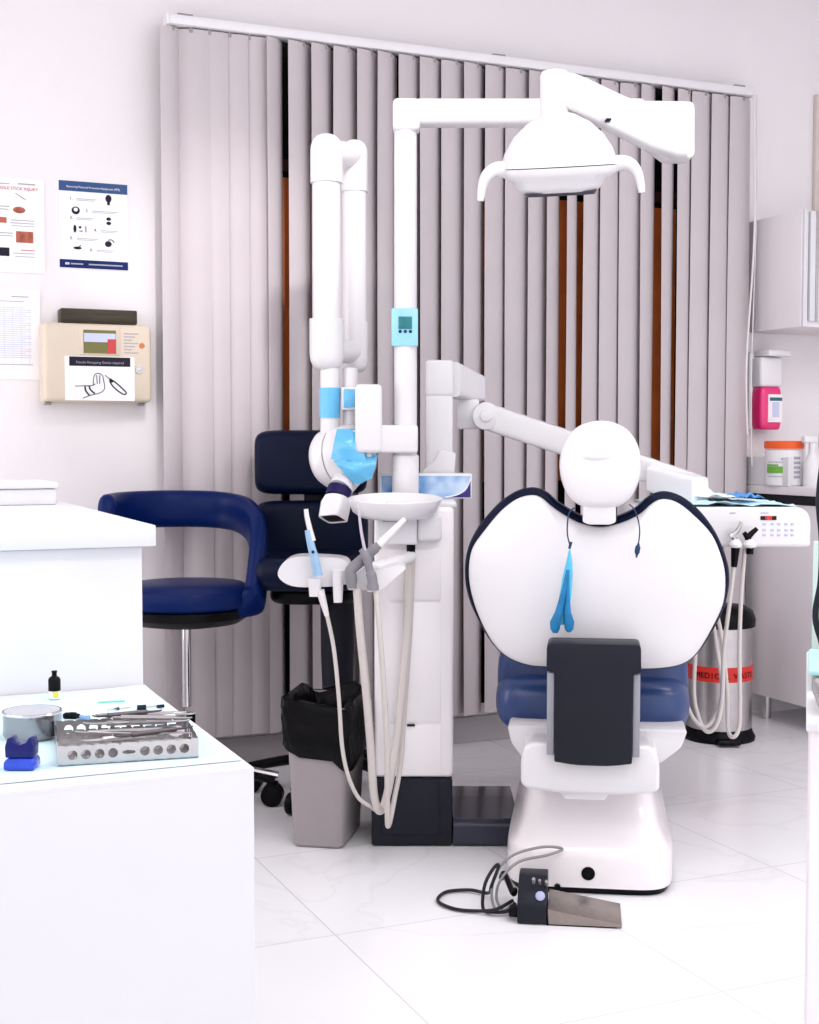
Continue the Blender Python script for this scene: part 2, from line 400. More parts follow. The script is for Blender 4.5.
for n_, a_, b_, x1_ in (('1.', 0.15, 0.2, 0.55), ('2.', 0.38, 0.33, 0.86), ('3.', 0.15, 0.42, 0.5), ('4.', 0.5, 0.55, 0.86), ('5.', 0.15, 0.655, 0.56), ('6.', 0.44, 0.78, 0.8)):
    s.txt(n_, a_, b_ + 0.015, 0.014, 3); s.r(a_ + 0.1, b_ - 0.005, x1_, b_ + 0.002, 4); s.r(a_ + 0.1, b_ + 0.012, x1_ - 0.04, b_ + 0.018, 4)
s.ell(0.72, 0.175, 0.045, 0.045, 3).r(0.70, 0.2, 0.74, 0.25, 3)
s.ell(0.24, 0.335, 0.06, 0.045, 3).ell(0.24, 0.325, 0.03, 0.022, 0)
s.ell(0.72, 0.41, 0.035, 0.02, 3).ell(0.72, 0.46, 0.035, 0.02, 3)
s.ell(0.225, 0.545, 0.022, 0.045, 3).ell(0.30, 0.525, 0.02, 0.014, 3).r(0.29, 0.56, 0.34, 0.58, 4).r(0.37, 0.51, 0.395, 0.58, 4)
s.ell(0.71, 0.7, 0.05, 0.035, 3).line([(0.71, 0.655), (0.76, 0.65), (0.8, 0.68)], 0.0015, 3)
s.ell(0.26, 0.765, 0.06, 0.016, 3).line([(0.26, 0.76), (0.31, 0.73)], 0.0012, 3)
s.build('safety_poster', MP, 'white glove removal poster with a dark blue header and footer bar on the wall', 'poster')
s = Sheet(-14, 176, 45, 274)
s.txt('NEEDLE STICK INJURY', 0.12, 0.125, 0.0135, 5)
s.r(0.1, 0.06, 0.4, 0.07, 4).r(0.55, 0.05, 0.85, 0.065, 4).line([(0.50, 0.16), (0.68, 0.225)], 0.0008, 3)
s.r(0.1, 0.3, 0.4, 0.31, 4).r(0.1, 0.33, 0.38, 0.34, 4).r(0.45, 0.29, 0.7, 0.38, 0).ell(0.56, 0.335, 0.11, 0.035, 6)
s.r(0.1, 0.42, 0.34, 0.48, 6).r(0.42, 0.44, 0.82, 0.449, 4).r(0.4, 0.47, 0.82, 0.479, 4).r(0.42, 0.5, 0.82, 0.507, 4)
s.r(0.1, 0.58, 0.45, 0.59, 4).r(0.1, 0.61, 0.45, 0.618, 4).r(0.50, 0.56, 0.80, 0.68, 6)
s.r(0.58, 0.755, 0.82, 0.763, 5).r(0.45, 0.79, 0.82, 0.798, 4).r(0.48, 0.825, 0.82, 0.832, 4).r(0.2, 0.74, 0.38, 0.83, 3)
s.build('injury_poster', MP, 'needle stick injury poster with small hand photos at the left edge of the wall', 'poster')
s = Sheet(-18, 288, 41, 380)
for k in range(6):
    s.r(0.08 + k * 0.145, 0.18, 0.085 + k * 0.145, 0.83, 7)
for k in range(24): s.r(0.10, 0.2 + k * 0.024, 0.84 - 0.1 * (k % 3 == 0), 0.206 + k * 0.024, 7)
s.r(0.1, 0.13, 0.72, 0.136, 4).r(0.5, 0.075, 0.8, 0.085, 4).r(0.08, 0.83, 0.86, 0.837, 4)
s.build('schedule_sheet', MP, 'white sheet with a faint grey table printed on it, below the injury poster', 'paper sheet')

# ------------------------------------------------------------------ first aid box
CREAM = mat('cream_plastic', (214, 200, 182), 0.45, var=0.02)
A = wallpt(43, 321, WY - 0.1); B = wallpt(152.5, 402, WY - 0.1)
x0, x1, z1, z0 = A[0], B[0], wallpt(98, 323, WY - 0.1)[2], wallpt(98, 403, WY - 0.1)[2]
W_ = x1 - x0; H_ = z1 - z0
fb = thing('first_aid_box', 'cream plastic wall box with a small window and hinged front', 'first aid box', ((x0 + x1) / 2, WY, z0), 'wall')
yf = WY - 0.10
MB().box(x0, x1, WY - 0.045, WY, z0, z1, 0.012, 3).build('box_body', CREAM, fb)
MB().box(x0, x1, yf, WY - 0.047, z0 + 0.004, z1 - 0.002, 0.014, 3).build('lid', CREAM, fb)
X = lambda t: x0 + W_ * t
Zf = lambda t: z1 - H_ * t
MB().box(X(0.32), X(0.70), yf - 0.004, yf + 0.002, Zf(0.40), Zf(0.03), 0.003).build('window_frame', CREAM, fb)
OLIVE = mat('olive_panel', (112, 108, 52), 0.5)
mb = MB().box(X(0.36), X(0.66), yf - 0.0055, yf, Zf(0.38), Zf(0.09), mi=0)
mb.box(X(0.365), X(0.655), yf - 0.0062, yf, Zf(0.24), Zf(0.13), mi=1).box(X(0.58), X(0.655), yf - 0.007, yf, Zf(0.375), Zf(0.2), mi=2)
mb.build('viewing_window', [OLIVE, LBL, RED], fb, smooth=False)
mb = MB().lathe([(0.0, 0.004), (0.012, 0.004), (0.013, 0)], M=Matrix.Translation((X(0.875), yf, Zf(0.575))) @ Matrix.Rotation(PI / 2, 4, 'X'))
mb.box(X(0.86), X(0.89), yf - 0.006, yf, Zf(0.585), Zf(0.565), 0.001); mb.build('latch', STEEL, fb)
mb = MB()
for k in range(7): mb.box(X(0.735), X(0.87 - 0.03 * (k % 3)), yf - 0.0008, yf, Zf(0.13 + k * 0.04), Zf(0.115 + k * 0.04), mi=0)
mb.lathe([(0.009, 0.001), (0.009, 0)], M=Matrix.Translation((X(0.905), yf, Zf(0.27))) @ Matrix.Rotation(PI / 2, 4, 'X'), mi=1)
mb.build('label_print', [GREYI, mat('orange_seal', (196, 118, 60), 0.5)], fb, smooth=False)
for t in (0.12, 0.3, 0.72, 0.88):
    MB().cyl((x0 + 0.002, WY - 0.05, Zf(t) - 0.008), (x0 + 0.002, WY - 0.05, Zf(t) + 0.008), 0.005).build('hinge', CREAM, fb)
for t in (0.03, 0.9): MB().box(X(t), X(t) + 0.02, WY - 0.05, WY - 0.02, z0 - 0.006, z0 + 0.004, 0.002).build('foot', GREYP, fb)
# paper stuck on it
px0, px1 = X(0.19), X(0.83); pz0, pz1 = Zf(0.97), Zf(0.42)
s = Sheet(60, 350, 61, 351, Y=yf - 0.002); s.x0, s.x1, s.z0, s.z1 = px0, px1, pz0, pz1; s.mb = MB(); s.mb.box(px0, px1, s.f, yf, pz0, pz1)
s.r(0.06, 0.01, 0.94, 0.22, 3); s.txt('Needle Recapping Device required', 0.5, 0.16, 0.0105, 4, 'CENTER')
LN = 0.0012
s.line([(0.14, 0.68), (0.24, 0.67), (0.38, 0.66), (0.43, 0.62)], LN, 3).line([(0.25, 0.95), (0.36, 0.88), (0.5, 0.82), (0.56, 0.72), (0.55, 0.55), (0.53, 0.42), (0.47, 0.38), (0.42, 0.42), (0.40, 0.55), (0.40, 0.66)], LN, 3)
s.line([(0.455, 0.62), (0.45, 0.42)], LN, 3).line([(0.49, 0.62), (0.495, 0.42)], LN, 3).line([(0.28, 0.68), (0.29, 0.78), (0.34, 0.88)], LN * 2, 3).line([(0.34, 0.67), (0.36, 0.76), (0.42, 0.84)], LN * 2, 3)
s.line([(0.57, 0.42), (0.65, 0.52)], LN, 3).line([(0.63, 0.50), (0.72, 0.58), (0.86, 0.78), (0.87, 0.84), (0.82, 0.84), (0.70, 0.70), (0.64, 0.56), (0.66, 0.50)], LN * 1.8, 3).ell(0.66, 0.55, 0.03, 0.04, 3)
s.build('instruction_paper', MP, 'white paper with a black header and a hand sketch taped to the cream box', 'paper')
DKB = mat('dark_olive_plastic', (66, 60, 50), 0.4, var=0.1)
a = wallpt(59, 309, WY - 0.04); b_ = wallpt(135, 323, WY - 0.04)
zt = z1 + 0.0005
mb = MB().box(a[0], b_[0], WY - 0.075, WY - 0.01, zt, zt + 0.045, 0.004); mb.box(a[0] + 0.004, b_[0] - 0.004, WY - 0.078, WY - 0.07, zt + 0.006, zt + 0.028, 0.003)
tag(mb.build('storage_case', DKB, frame='wall'), 'long flat dark brown case lying on top of the cream wall box', 'case')

# ------------------------------------------------------------------ right cabinets
CX0 = wallpt(745, 300, WY)[0]; CXR = 4.39; cf = WY - 0.33
zt, zb = wallpt(748, 223, WY)[2], wallpt(748, 333, WY)[2]
cb = thing('wall_cabinet', 'pale grey wall cabinet hung at the right above the worktop', 'wall cabinet', ((CX0 + CXR) / 2, WY, zb), 'wall')
MB().box(CX0, CXR, cf, WY - 0.001, zb, zt, 0.002).build('cabinet_body', GREYLAM, cb)
MB().box(CX0 + 0.004, CX0 + 0.022, cf - 0.012, cf - 0.0005, zb, zt, 0.001).build('face_edge', LAM, cb)
d_ = MB().box(CX0 + 0.03, CX0 + 0.50, cf - 0.018, cf - 0.001, zb + 0.02, zt - 0.004, 0.003).build('door', LAM, cb)
MB().box(CX0 + 0.052, CX0 + 0.062, cf - 0.024, cf - 0.018, zb + 0.02, zt - 0.004, 0.001).build('handle', STEEL, d_)
MB().box(CX0 + 0.51, CXR - 0.03, cf - 0.018, cf - 0.001, zb + 0.02, zt - 0.004, 0.003).build('door', LAM, cb)
# base cabinet and worktop
bf = WY - 0.58; zw = 0.925
bc = thing('base_cabinet', 'grey floor cabinet on short legs under the right worktop', 'cabinet', ((CX0 + CXR) / 2, WY - 0.3, 0), 'wall')
MB().box(CX0 + 0.005, CXR, bf, WY - 0.02, 0.10, zw - 0.07, 0.002).build('cabinet_body', GREYLAM, bc)
for k in range(2):
    xx = CX0 + 0.01 + k * 0.5
    dd = MB().box(xx, xx + 0.49, bf - 0.019, bf - 0.001, 0.11, zw - 0.08, 0.003).build('door', LAM, bc)
    MB().box(xx + 0.40, xx + 0.42, bf - 0.035, bf - 0.019, 0.5, 0.62, 0.003).build('handle', STEEL, dd)
for xx in (CX0 + 0.06, CX0 + 0.9):
    for yy in (bf + 0.06, WY - 0.09): MB().cyl((xx, yy, 0), (xx, yy, 0.10), 0.018).build('leg', STEEL, bc)
MB().box(CX0 + 0.02, CXR, bf + 0.02, WY - 0.03, zw - 0.069, zw - 0.034).build('shadow_gap', CHAR, bc)
mb = MB().box(CX0 - 0.02, CXR, bf - 0.03, WY - 0.002, zw - 0.032, zw, 0.003)
wt = tag(mb.build('worktop', GREYLAM, frame='wall'), 'pale grey worktop on the right floor cabinet, jar on it', 'worktop')
MB().box(CX0 - 0.02, CX0 - 0.002, WY - 0.30, WY - 0.002, zw + 0.0005, zw + 0.11, 0.003).build('side_lip', LAM, wt)
# jar
v = wt  # placeholder to keep names short
cx, cy = w2(P(784, 5.18), 5.18)
ORG = mat('orange_lid_plastic', (238, 92, 22), 0.4); GRN = mat('green_print', (104, 172, 52), 0.5)
jr = thing('wipes_tub', 'white tub with an orange lid and green label stripe on the right worktop', 'tub', (cx, cy, zw), 'wall')
R_ = 0.073
MB().lathe([(R_ - 0.006, 0), (R_, 0.006), (R_, 0.135), (R_ - 0.004, 0.14)], (cx, cy, zw), 40).build('tub', WHITE2, jr)
mb = MB().lathe([(R_ + 0.002, 0.142), (R_ + 0.003, 0.146), (R_ + 0.003, 0.168), (R_ - 0.002, 0.172), (0, 0.172)], (cx, cy, zw), 40); mb.build('lid', ORG, jr)
def arc_patch(mb, cx, cy, R, a0, a1, z0, z1, mi=0, n=10):
    g = [[(cx + R * math.cos(a0 + (a1 - a0) * k / n), cy + R * math.sin(a0 + (a1 - a0) * k / n), z) for k in range(n + 1)] for z in (z0, z1)]
    mb.sheet(g, 0.0006, mi)
fa = math.atan2(-cy, -cx)
mb = MB(); arc_patch(mb, cx, cy, R_ + 0.001, fa - 1.0, fa + 0.2, zw + 0.05, zw + 0.075, 0)
arc_patch(mb, cx, cy, R_ + 0.001, fa - 1.0, fa - 0.3, zw + 0.077, zw + 0.083, 0)
for k in range(5): arc_patch(mb, cx, cy, R_ + 0.001, fa + 0.5, fa + 0.9, zw + 0.03 + k * 0.018, zw + 0.04 + k * 0.018, 1, 4)
arc_patch(mb, cx, cy, R_ + 0.001, fa - 0.9, fa + 0.35, zw + 0.09, zw + 0.093, 1); arc_patch(mb, cx, cy, R_ + 0.001, fa - 0.9, fa + 0.1, zw + 0.035, zw + 0.038, 1)
arc_patch(mb, cx, cy, R_ + 0.001, fa - 0.15, fa + 0.1, zw + 0.1, zw + 0.107, 1, 4)
mb.build('printed_label', [GRN, GREYI], jr, ang=60)
cx2, cy2 = w2(P(812, 5.1), 5.1)
sp = thing('spray_bottle', 'small clear white spray bottle on the worktop beside the orange lidded tub', 'spray bottle', (cx2, cy2, zw), 'wall')
MB().lathe([(0.030, 0), (0.033, 0.01), (0.033, 0.09), (0.014, 0.125), (0.012, 0.14)], (cx2, cy2, zw), 24).build('bottle', WHITE2, sp)
mb = MB().lathe([(0.014, 0.14), (0.014, 0.165)], (cx2, cy2, zw), 16); mb.box(cx2 - 0.045, cx2 + 0.015, cy2 - 0.012, cy2 + 0.012, zw + 0.165, zw + 0.19, 0.005)
mb.box(cx2 - 0.035, cx2 - 0.027, cy2 - 0.006, cy2 + 0.006, zw + 0.12, zw + 0.167, 0.003); mb.build('trigger_head', WHITE2, sp)
# soap dispenser on the wall
PINK = mat('pink_soap_bottle', (232, 40, 120), 0.3, coat=0.4); TEAL = mat('teal_print', (30, 104, 112), 0.5)
A = wallpt(753, 352, WY - 0.05); B = wallpt(776, 430, WY - 0.05)
x0, x1, z1, z0 = A[0], B[0], A[2], B[2]; zm = wallpt(760, 387, WY - 0.05)[2]; H_ = z1 - z0
sd = thing('soap_dispenser', 'white wall dispenser holding a pink soap bottle above the worktop', 'soap dispenser', ((x0 + x1) / 2, WY, z0), 'wall')
mb = MB().box(x0, x0 + 0.035, WY - 0.03, WY, z0, z1, 0.006); mb.box(x0 + 0.01, x1, WY - 0.09, WY - 0.005, zm, z1 - 0.02, 0.012, 3)
mb.build('housing', WHITE2, sd)
mb = MB().box(x0 + 0.02, x1 + 0.01, WY - 0.125, WY - 0.03, z1 - 0.018, z1 + 0.006, 0.006); mb.build('lever', WHITE2, sd)
bt = MB(); pill(bt, ((x0 + x1) / 2 + 0.005, WY - 0.055, (z0 + zm) / 2), (x1 - x0) / 2 * 0.9, 0.04, zm - z0 - 0.002, 5, 0.25); bt = bt.build('soap_bottle', PINK, sd)
mb = MB().box((x0 + x1) / 2 - 0.018, x1 - 0.01, WY - 0.0985, WY - 0.094, z0 + 0.03, zm - 0.03, mi=0)
mb.box((x0 + x1) / 2 - 0.012, x1 - 0.012, WY - 0.1, WY - 0.097, zm - 0.055, zm - 0.042, mi=1).box((x0 + x1) / 2 - 0.0, x1 - 0.025, WY - 0.1, WY - 0.097, z0 + 0.05, zm - 0.06, mi=2)
mb.build('bottle_label', [PAPER, TEAL, LBL], bt, smooth=False)

# ------------------------------------------------------------------ medical waste pedal bin
LIDB = BLACK
v = 4.95; cu = P(722, v); wb = thing('pedal_bin', 'steel pedal bin with a black lid and red medical waste band beside the right cabinet', 'pedal bin', (cu, v, 0))
R_ = 0.118; zl = Z(623, v); zt_ = Z(605, v)
MB().lathe([(R_ + 0.012, 0.0), (R_ + 0.014, 0.012), (R_ + 0.004, 0.03), (R_, 0.045)], (cu, v, 0), 40).build('base_ring', BLACK, wb)
MB().lathe([(R_, 0.046), (R_, zl - 0.01)], (cu, v, 0), 48).build('drum', STEEL, wb)
MB().lathe([(R_ + 0.008, zl - 0.008), (R_ + 0.01, zl + 0.02), (R_ - 0.002, zl + 0.05), (R_ - 0.03, zt_), (0, zt_ + 0.006)], (cu, v, 0), 40).build('lid', LIDB, wb)
REDT = mat('red_tape', (214, 40, 30), 0.45)
zb0, zb1 = Z(683, v - R_), Z(668, v - R_)
MB().lathe([(R_ + 0.0015, zb0), (R_ + 0.0015, zb1)], (cu, v, 0), 48).build('red_band', REDT, wb)
mb = MB(); tx = 'MEDICAL WASTE'
for i, ch in enumerate(tx):
    an = -PI / 2 + (i - 6) * 0.155 + 0.02
    M = Matrix.Translation((cu + (R_ + 0.003) * math.cos(an), v + (R_ + 0.003) * math.sin(an), zb0 + 0.014)) @ Matrix.Rotation(an + PI / 2, 4, 'Z') @ Matrix.Rotation(PI / 2, 4, 'X')
    mb.text(ch, 0.029, M, 0, 'CENTER', 0.0003)
mb.build('band_lettering', BLACK, wb, smooth=False)
MB().box(cu - 0.04, cu + 0.04, v - R_ - 0.06, v - R_ + 0.02, 0.008, 0.022, 0.005).build('pedal', BLACK, wb)

# ------------------------------------------------------------------ blue round stool with arm hoop
def star_base(root, c, R, a0, chrome):
    for k in range(5):
        a = a0 + 2 * PI * k / 5; d = Vector((math.cos(a), math.sin(a), 0)); C_ = Vector((c[0], c[1], 0))
        lg = MB().tube([C_ + d * 0.03 + Vector((0, 0, 0.115)), C_ + d * R * 0.5 + Vector((0, 0, 0.105)), C_ + d * R + Vector((0, 0, 0.078))], [0.026, 0.019], 10, 5, flat=0.75).build('leg', BLACK, root)
        if chrome:
            MB().tube([C_ + d * R * 0.6 + Vector((0, 0, 0.116)), C_ + d * R * 1.04 + Vector((0, 0, 0.092))], [0.016, 0.019], 8, 1, flat=0.5).build('leg_cap', CHROME, lg)
        t = Vector((-d.y, d.x, 0)); mb = MB(); w_ = C_ + d * (R * 0.97)
        for s_ in (-1, 1): mb.cyl(w_ + t * 0.006 * s_ + Vector((0, 0, 0.033)), w_ + t * 0.028 * s_ + Vector((0, 0, 0.033)), 0.033, seg=24, bev=0.004)
        mb.cyl(w_ + Vector((0, 0, 0.03)), w_ + Vector((0, 0, 0.072)), 0.018); mb.build('caster', BLACK, root)
cu, cv = P(185, 4.03), 4.03
st = thing('round_stool', 'navy blue round stool with a curved arm hoop behind the high white counter', 'stool', (cu, cv, 0))
zs = Z(578, cv)
MB().lathe([(0, 0.075), (0.10, 0.075), (0.17, 0.07), (0.197, 0.055), (0.207, 0.03), (0.203, 0.008), (0.19, 0)], (cu, cv, zs - 0.085), 56).build('seat', NAVY, st)
MB().lathe([(0.10, 0), (0.16, 0.01), (0.19, 0.03), (0.196, 0.055)], (cu, cv, zs - 0.142), 48).build('seat_pan', BLACK, st)
MB().cyl((cu, cv, 0.30), (cu, cv, zs - 0.14), 0.0135).build('gas_lift', CHROME, st)
MB().cyl((cu, cv, 0.09), (cu, cv, Z(713, cv)), 0.025, bev=0.004).build('column', BLACK, st)
R_ = 0.222; ac = (cu - 0.004, cv - 0.01); zc = Z(510, cv + 0.2)
prof = [(3.45, zc), (3.05, zc + 0.002), (2.5, zc + 0.004), (1.8, zc + 0.004), (1.2, zc), (0.75, zc - 0.015), (0.35, zc - 0.055), (0.08, zc - 0.12), (-0.08, zc - 0.19), (-0.2, zs - 0.05), (-0.36, zs - 0.075), (-0.55, zs - 0.085)]
pp = catmull([(a * R_, z, 0) for a, z in prof], 5); rings = []
for i, p in enumerate(pp):
    t = (pp[min(i + 1, len(pp) - 1)] - pp[max(i - 1, 0)]).normalized(); nrm = Vector((-t.y, t.x, 0))
    u_ = i / (len(pp) - 1); W_ = 0.058 * min(1, math.sqrt(max(0, (u_ + 0.002) / 0.03)), 1.2) * (1 if u_ < 0.82 else 1 - (u_ - 0.82) * 4); T_ = 0.028 * min(1, math.sqrt((u_ + 0.004) / 0.03))
    W_ = max(W_, 0.012); ring = []
    rr = R_ - max(0, (u_ - 0.86)) * 0.55
    for k in range(20):
        q = 2 * PI * k / 20; ca, sa = math.cos(q), math.sin(q)
        a_ = math.copysign(abs(ca) ** 0.75, ca) * W_; b_ = math.copysign(abs(sa) ** 0.75, sa) * T_
        x_ = p.x + nrm.x * a_; z_ = p.y + nrm.y * a_; an = x_ / R_; r2 = rr + b_
        ring.append((ac[0] + r2 * math.cos(an), ac[1] + r2 * math.sin(an), z_))
    rings.append(ring)
MB().loft(rings).build('arm_hoop', NAVY, st, ang=50)
star_base(st, (cu, cv), 0.265, math.radians(-2), True)

# ------------------------------------------------------------------ tall backed navy chair behind the bin
cv = 4.16; cu = P(312, cv); kv = 4.30
ch = thing('assistant_chair', 'dark navy chair with two stacked back cushions behind the grey waste bin', 'chair', (cu, cv, 0))
def rbpad(mb, x0, y0, x1, y1, v, th, r=0.05):
    A = at(x0, y0, v); B = at(x1, y1, v)
    pill(mb, ((A[0] + B[0]) / 2, v + th / 2, (A[2] + B[2]) / 2), (B[0] - A[0]) / 2, (A[2] - B[2]) / 2, th, 7, 0.35, axis='y', seg=48)
mb = MB(); rbpad(mb, 253, 430, 367, 495, kv, 0.085); mb.build('upper_back_cushion', NAVYD, ch)
mb = MB(); rbpad(mb, 252, 501, 368, 584, kv - 0.01, 0.09); mb.build('lower_back_cushion', NAVYD, ch)
sz = Z(560, 3.95)
mb = MB(); pill(mb, (cu, cv - 0.04, sz - 0.045), 0.183, 0.20, 0.10, 4, 0.5); mb.build('seat', NAVYD, ch)
mb = MB(); pill(mb, (cu + 0.01, cv - 0.02, sz - 0.115), 0.135, 0.15, 0.05, 3.5, 0.5); mb.build('seat_pan', BLACK, ch)
MB().box(cu - 0.04, cu + 0.04, kv + 0.05, kv + 0.09, sz - 0.15, Z(470, kv), 0.01).build('back_bracket', BLACK, ch)
colu = P(337, cv)
MB().lathe([(0.045, 0.10), (0.047, 0.3), (0.052, 0.45), (0.053, sz - 0.11)], (colu, cv, 0), 24).build('column', CHAR, ch)
star_base(ch, (colu, cv), 0.28, math.radians(175), False)

# ------------------------------------------------------------------ waste bin with black bag
fl = floorpt(291, 848); fr = floorpt(343, 850)
A = Vector((fl[0], fl[1])); B = Vector((fr[0], fr[1])); ex = (B - A).normalized(); ey = Vector((-ex.y, ex.x)); ey = Vector((0.18, 0.983)).normalized()
ex = Vector((ey.y, -ey.x)); mid = (A + B) / 2 + ey * 0.12
def binring(z, hw, hd, n=9, jit=0, seg=64, zf=None):
    out = []
    for k in range(seg):
        t = 2 * PI * (k + 0.5) / seg; c_, s_ = math.cos(t), math.sin(t)
        a_ = hw * math.copysign(abs(c_) ** (2 / n), c_); b_ = hd * math.copysign(abs(s_) ** (2 / n), s_)
        j = 1 + (jit * (math.sin(t * 13 + z * 60) + math.sin(t * 7 - z * 90) + random.uniform(-0.6, 0.6)) if jit else 0)
        p = mid + ex * a_ * j + ey * b_ * j; zz = z if zf is None else z + zf(a_ / hw, b_ / hd)
        out.append((p.x, p.y, zz))
    return out
bn = thing('waste_bin', 'grey rectangular waste bin lined with a black bag, left of the dental unit', 'waste bin', (mid.x, mid.y, 0))
BING = mat('warm_grey_plastic', (158, 150, 152), 0.45, var=0.03)
w0, w1, d0, d1 = 0.072, 0.090, 0.115, 0.130; BH = 0.385
L_ = lambda z, a, b: a + (b - a) * z / BH
MB().loft([binring(0.001, w0 - 0.006, d0 - 0.006), binring(0.008, w0, d0), binring(BH, w1, d1), binring(BH, w1 - 0.004, d1 - 0.004), binring(0.012, w0 - 0.005, d0 - 0.005)]).build('bin_body', BING, bn)
BAG = mat('black_bag', (12, 11, 13), 0.28, var=0.2, bump=0.5, bscale=30)
hem = lambda a, b: -0.035 * max(0, a) * (1 if b < 0 else 0.4) + 0.01 * math.sin(a * 5)
rings = [binring(0.255, L_(0.255, w0, w1) + 0.006, L_(0.255, d0, d1) + 0.006, jit=0.004, zf=hem)]
for z in (0.275, 0.295, 0.315, 0.335, 0.355, 0.372, 0.385):
    rings.append(binring(z, L_(z, w0, w1) + 0.011, L_(z, d0, d1) + 0.011, jit=0.012, zf=lambda a, b, z=z: hem(a, b) * max(0, (0.34 - z) / 0.085) if z < 0.34 else 0))
rim = lambda a, b: 0.010 * math.sin(a * 4 + 1) + 0.012 * math.cos(b * 5 + a * 3)
rings.append(binring(0.402, w1 + 0.006, d1 + 0.006, jit=0.02, zf=rim)); rings.append(binring(0.400, w1 - 0.012, d1 - 0.012, jit=0.02, zf=rim))
rings.append(binring(0.36, w1 - 0.02, d1 - 0.02, jit=0.03)); rings.append(binring(0.24, w1 - 0.03, d1 - 0.03, jit=0.03)); rings.append(binring(0.2, 0.02, 0.03))
MB().loft(rings, cap=False).build('bag', BAG, bn, ang=70)

# ================================================================== dental unit tower
UV = 3.61
du = thing('dental_unit', 'white dental unit tower on a charcoal base with a spittoon bowl and tall mast', 'dental unit', (P(414, UV), UV + 0.18, 0))
x0, x1 = P(374, UV), P(454, UV); zbot = Z(778, UV); ztop = Z(507, UV)
UNITW = mat('unit_white', (247, 243, 244), 0.3, coat=0.2, var=0.01)
MB().box(x0, x1, UV, UV + 0.42, zbot, ztop, 0.012, 3).build('tower', UNITW, du)
MB().box(x0 + 0.03, x1 + 0.008, UV + 0.01, UV + 0.43, ztop - 0.004, ztop + 0.014, 0.007, 3).build('top_cap', WHITE, du)
for za, zb_ in ((Z(722, UV), Z(602, UV)), (Z(776, UV), Z(724, UV))):
    MB().box(P(388, UV), P(441, UV), UV - 0.004, UV + 0.004, min(za, zb_) + 0.001, max(za, zb_) - 0.001, 0.002).build('door', UNITW, du)
MB().box(P(388, UV), P(441, UV), UV - 0.004, UV + 0.004, Z(600, UV), Z(549, UV), 0.002).build('door', UNITW, du)
MB().box(P(407, UV), P(415, UV), UV - 0.006, UV, Z(726, UV), Z(724, UV)).build('latch_slot', CHAR, du)
MB().box(P(371, UV), P(453, UV), UV - 0.008, UV + 0.43, 0.002, zbot - 0.001, 0.008, 3).build('base_box', CHAR, du)
MB().box(P(381, UV), P(440, UV), UV - 0.013, UV, 0.035, zbot - 0.004, 0.003).build('base_door', CHAR, du)
za = Z(820, UV)
mb = MB().prism(rpoly([(UV - 0.008, 0.002), (UV + 0.32, 0.002), (UV + 0.32, za + 0.012), (UV + 0.2, za + 0.012), (UV + 0.01, za), (UV - 0.008, za - 0.01)], 0.008), P(454, UV), P(520, UV), 'vz', bev=0.0)
mb.build('base_link', mat('glossy_slate', (50, 52, 66), 0.18, coat=0.4, var=0.03), du)
# block carrying the suction arm
v = 3.56
MB().box(P(376, v), P(417, v), v, UV + 0.02, Z(545, v), Z(515, v), 0.008, 3).build('arm_block', WHITE2, du)
MB().box(P(417, v), P(442, v), v + 0.01, UV + 0.02, Z(542, v), Z(514, v), 0.012, 3).build('arm_block', WHITE2, du)
MB().cyl((P(411, v), v + 0.05, Z(556, v)), (P(411, v), v + 0.05, Z(544, v)), 0.012).build('pivot_knob', BLACK, du)
# spittoon bowl
v = 3.56; c = (P(395, v), v, 0); zb_ = Z(517, v); R_ = 0.1235
M = Matrix.Translation((c[0], v, zb_)) @ Matrix.Rotation(math.radians(4.5), 4, 'X')
bw = MB().lathe([(0.075, 0), (0.095, 0.003), (0.112, 0.016), (R_, 0.046), (R_ + 0.001, 0.050), (R_ - 0.004, 0.051), (R_ - 0.008, 0.046), (0.10, 0.02), (0.07, 0.010), (0, 0.006)], seg=56, M=M).build('spittoon_bowl', WHITE, du)
MB().box(P(382, v), P(408, v), v - 0.02, v + 0.08, zb_ - 0.012, zb_, 0.004).build('bowl_support', GREYP, du)
# mast and bracket
MV = 3.74; mr = 0.0315; mu = P(405.5, MV)
MB().cyl((mu, MV, ztop), (mu, MV, Z(455, MV)), 0.037, seg=32, bev=0.003).build('mast_sleeve', WHITE, du)
MB().cyl((mu, MV, Z(456, MV)), (mu, MV, Z(131, MV)), mr, 0.031, seg=32).build('mast', WHITE, du)
v = MV - 0.06
MB().box(P(366, v), P(418, v), v + 0.005, MV + 0.04, Z(453, v), Z(425, v), 0.008, 3).build('bracket_arm', WHITE, du)
MB().box(P(355, v), P(382, v), v - 0.005, v + 0.07, Z(453, v), Z(384, v), 0.012, 4).build('bracket_post', WHITE, du)
MB().cyl((P(368, v), v + 0.03, Z(458, v)), (P(368, v), v + 0.03, Z(451, v)), 0.012).build('bracket_cap', WHITE, du)
# display with blue film
v = MV - mr - 0.004
dp = MB().box(P(391.5, v), P(418, v), v, v + 0.05, Z(346, v), Z(308, v), 0.004).build('display_cover', FILML, du)
MB().box(P(398.5, v), P(412, v), v - 0.003, v, Z(329, v), Z(316.5, v), 0.001).build('screen', mat('teal_screen', (22, 116, 124), 0.2), dp)
mb = MB()
for px in (400.2, 405.3, 410.5): mb.lathe([(0.0045, 0.002), (0.0045, 0)], M=Matrix.Translation((P(px, v), v, Z(331.5, v))) @ Matrix.Rotation(PI / 2, 4, 'X'), seg=12)
mb.build('buttons', mat('dark_teal_button', (20, 60, 90), 0.3), dp)
